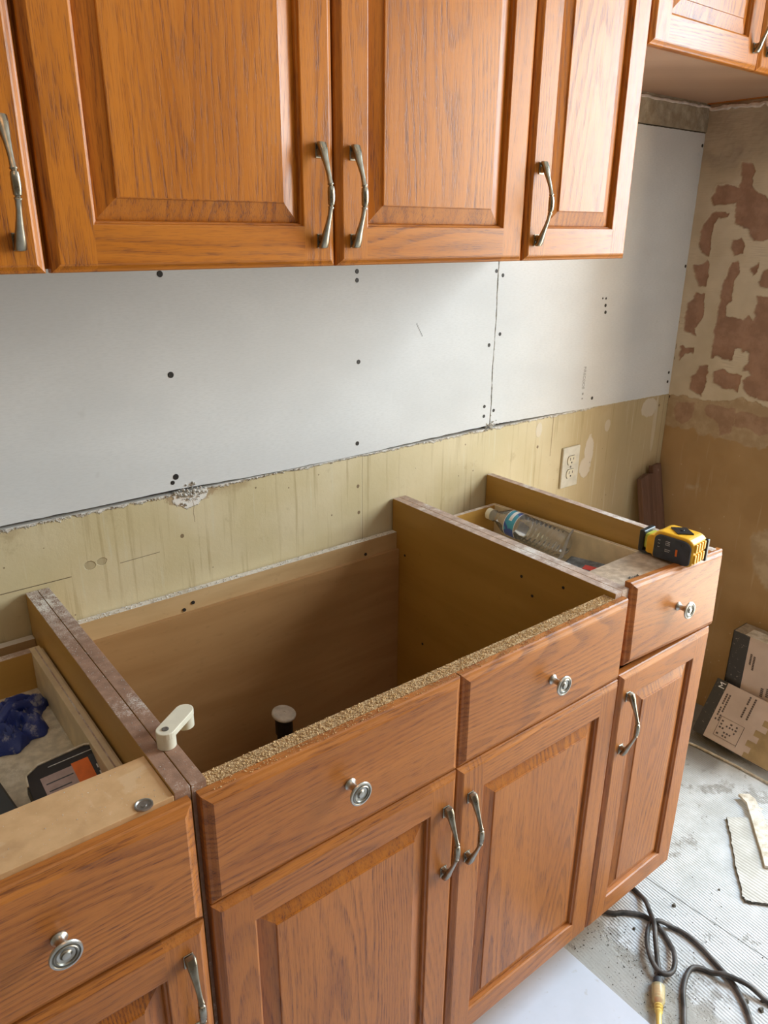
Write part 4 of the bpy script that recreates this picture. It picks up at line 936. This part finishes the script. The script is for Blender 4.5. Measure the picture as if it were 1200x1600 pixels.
# cartons
A_ = empty('tile_carton', (-.050, -.52, 0), 'upright tile carton with a black end band, standing against the right wall', 'carton', 'tile cartons by the right wall')
b = MB(); b.box(-.078, -.685, .001, -.006, -.365, .348, 0, top=1); b.build('carton_box', ['carton', 'cartontop'], A_, bevel=.002)
b = MB(); b.box(-.0792, -.414, .02, -.0772, -.3642, .3475, 0); b.box(-.0792, -.366, .002, -.0058, -.3638, .3480, 0); b.build('end_band', 'cartonblack', A_)
b = MB(); b.box(-.070, -.3639, .16, -.030, -.3625, .34); b.build('green_tape', 'green', A_)
b = MB(); b.box(-.0785, -.68, .3480, -.030, -.40, .3490); b.build('packing_tape', 'stick', A_)
b = MB()
for k in range(2):
    for q in range(9 if k else 7): b.box(-.0790, -.430-k*.010, .292-q*.0052-k*.004, -.0778, -.4245-k*.010, .2955-q*.0052-k*.004)
b.build('small_print', 'ink', A_); b = MB()
for k in range(3):
    for q in range(5): b.box(-.0790, -.480-k*.016, .200-q*.006+k*.006, -.0778, -.472-k*.016, .204-q*.006+k*.006)
b.build('small_print', 'ink', A_)
# leaning carton, local frame: u along the wall (towards -y), v up the slope
ex = Vector((0, -1, -.02)).normalized(); ey = Vector((.095, -.030, .144)); W_ = ey.length; Bm = basis((-.190, -.348, .036), ex, ey)
l_, q_, s_ = Bm.decompose()
B_ = bpy.data.objects.new('tile_carton', None); COL.objects.link(B_); B_.location = l_; B_.rotation_euler = q_.to_euler(); B_.empty_display_size = .05
tag(B_, 'tile carton with a stepped tan print, leaning tilted in front of the upright one', 'carton', 'tile cartons by the right wall')
def bp(b, name, mats, bevel=0): o = b.build(name, mats, bevel=bevel); child_local(o, B_); return o
Wd = .175
b = MB(); b.box(0, 0, -.022, .30, Wd, 0, 0); bp(b, 'carton_box', ['carton'], .0015)
b = MB(); b.box(-.0005, -.0008, -.023, .034, Wd+.0005, .0006); bp(b, 'end_band', 'cartonblack')
b = MB(); b.box(.034, -.0010, -.023, .3005, .001, -.002); bp(b, 'side_band', 'cartonblack')
b = MB(); st = [(.300, .0008), (.155, .0008)]; x, y = .155, .0008
steps = [(.155, .016), (.168, .016), (.168, .034), (.150, .034), (.150, .052), (.176, .052), (.176, .070), (.158, .070), (.158, .088), (.186, .088), (.186, .106), (.168, .106), (.168, .124), (.198, .124), (.198, .142), (.180, .142), (.180, .158), (.215, .158), (.215, Wd-.001), (.300, Wd-.001)]
poly = [(.300, .0008), (.155, .0008)]+steps
b.prism(poly, -.0005, .0008); bp(b, 'stepped_print', 'kraft')
b = MB(); b.box(.232, .0008, -.0005, .3004, .075, .0011); bp(b, 'corner_band', 'cartonblack')
b = MB()
for k in range(2):
    for q in range(12): 
        if random.random() < .85: b.box(.043+k*.009, .060+q*.0072, 0, .0475+k*.009, .0655+q*.0072, .0009)
for k in range(2):
    for q in range(10):
        if random.random() < .85: b.box(.105+k*.016, .100+q*.0068, 0, .110+k*.016, .1055+q*.0068, .0009)
# table of print
for x0, y0, x1, y1 in ((.058, .018, .0588, .078), (.128, .014, .1292, .078), (.058, .018, .128, .0188), (.058, .0772, .128, .078)): b.box(x0, y0, 0, x1, y1, .0009)
for k in range(7):
    for q in range(5):
        if random.random() < .7: b.box(.064+k*.0088, .024+q*.010, 0, .068+k*.0088+random.random()*.002, .029+q*.010, .0009)
bp(b, 'small_print', 'ink')
def btext(s_, size, x, y, ang, mat='whiteprint'):
    o = text(s_, size, mat, None, Matrix.Identity(4)); child_local(o, B_); o.location = (x, y, .0012); o.rotation_euler = (0, 0, ang); return o
btext('M', .026, .030, .150, math.pi/2); btext('S', .024, .262, .020, math.pi/2)

# loose mortar chips
CH = None
chips = [(-.779, -.660, .006, 'dark mortar chip on the floor beside the long dark floor seam'), (-.905, -.640, .0045, 'small dark mortar chip left of the cord where it comes out from under the cabinet'),
         (-.845, -.900, .006, 'dark mortar chip at bottom right, topmost of three inside the big cord loop'), (-.872, -.880, .007, 'largest dark mortar chip inside the big cord loop at the bottom right'),
         (-.866, -.907, .007, 'dark mortar chip inside the big cord loop, lowest of three'), (-.655, -.70, .0035, 'tiny dark mortar chip just left of the broken backer board')]
for k, (x, y, rr, lab_) in enumerate(chips):
    b = MB(); i = 0
    for j in range(8):
        a_ = 2*math.pi*j/8; q = rr*random.uniform(.7, 1.2); b.v.append((q*math.cos(a_), q*math.sin(a_)*.8, 0))
    for j in range(8):
        a_ = 2*math.pi*j/8; q = rr*random.uniform(.4, .8); b.v.append((q*math.cos(a_), q*math.sin(a_)*.8, rr*random.uniform(.5, .9)))
    b.f = [tuple(reversed(range(8))), tuple(8+j for j in range(8))]+[(j, (j+1) % 8, 8+(j+1) % 8, 8+j) for j in range(8)]; b.m = [0]*len(b.f)
    c_ = b.build('mortar_chip', 'backer_edge', loc=(x, y, .0006)); tag(c_, lab_, 'chip', 'mortar chips on the floor')
b = MB()
for k in range(1500):
    x, y = random.uniform(-1.06, -.2), random.uniform(-1.0, -.50)
    if random.random() < .5: x, y = random.gauss(-.98, .05), random.gauss(-.68, .10)
    if x > -1.068 and not (-.65 < x < -.29 and y < -.57): crumb(b, (x, y, .0006), random.uniform(.0003, .0007)+.0014*random.random()**6)
tag(b.build('floor_grit', 'backer_edge'), 'dark grit and crumbs scattered over the ridged grey floor', 'grit', kind='stuff')
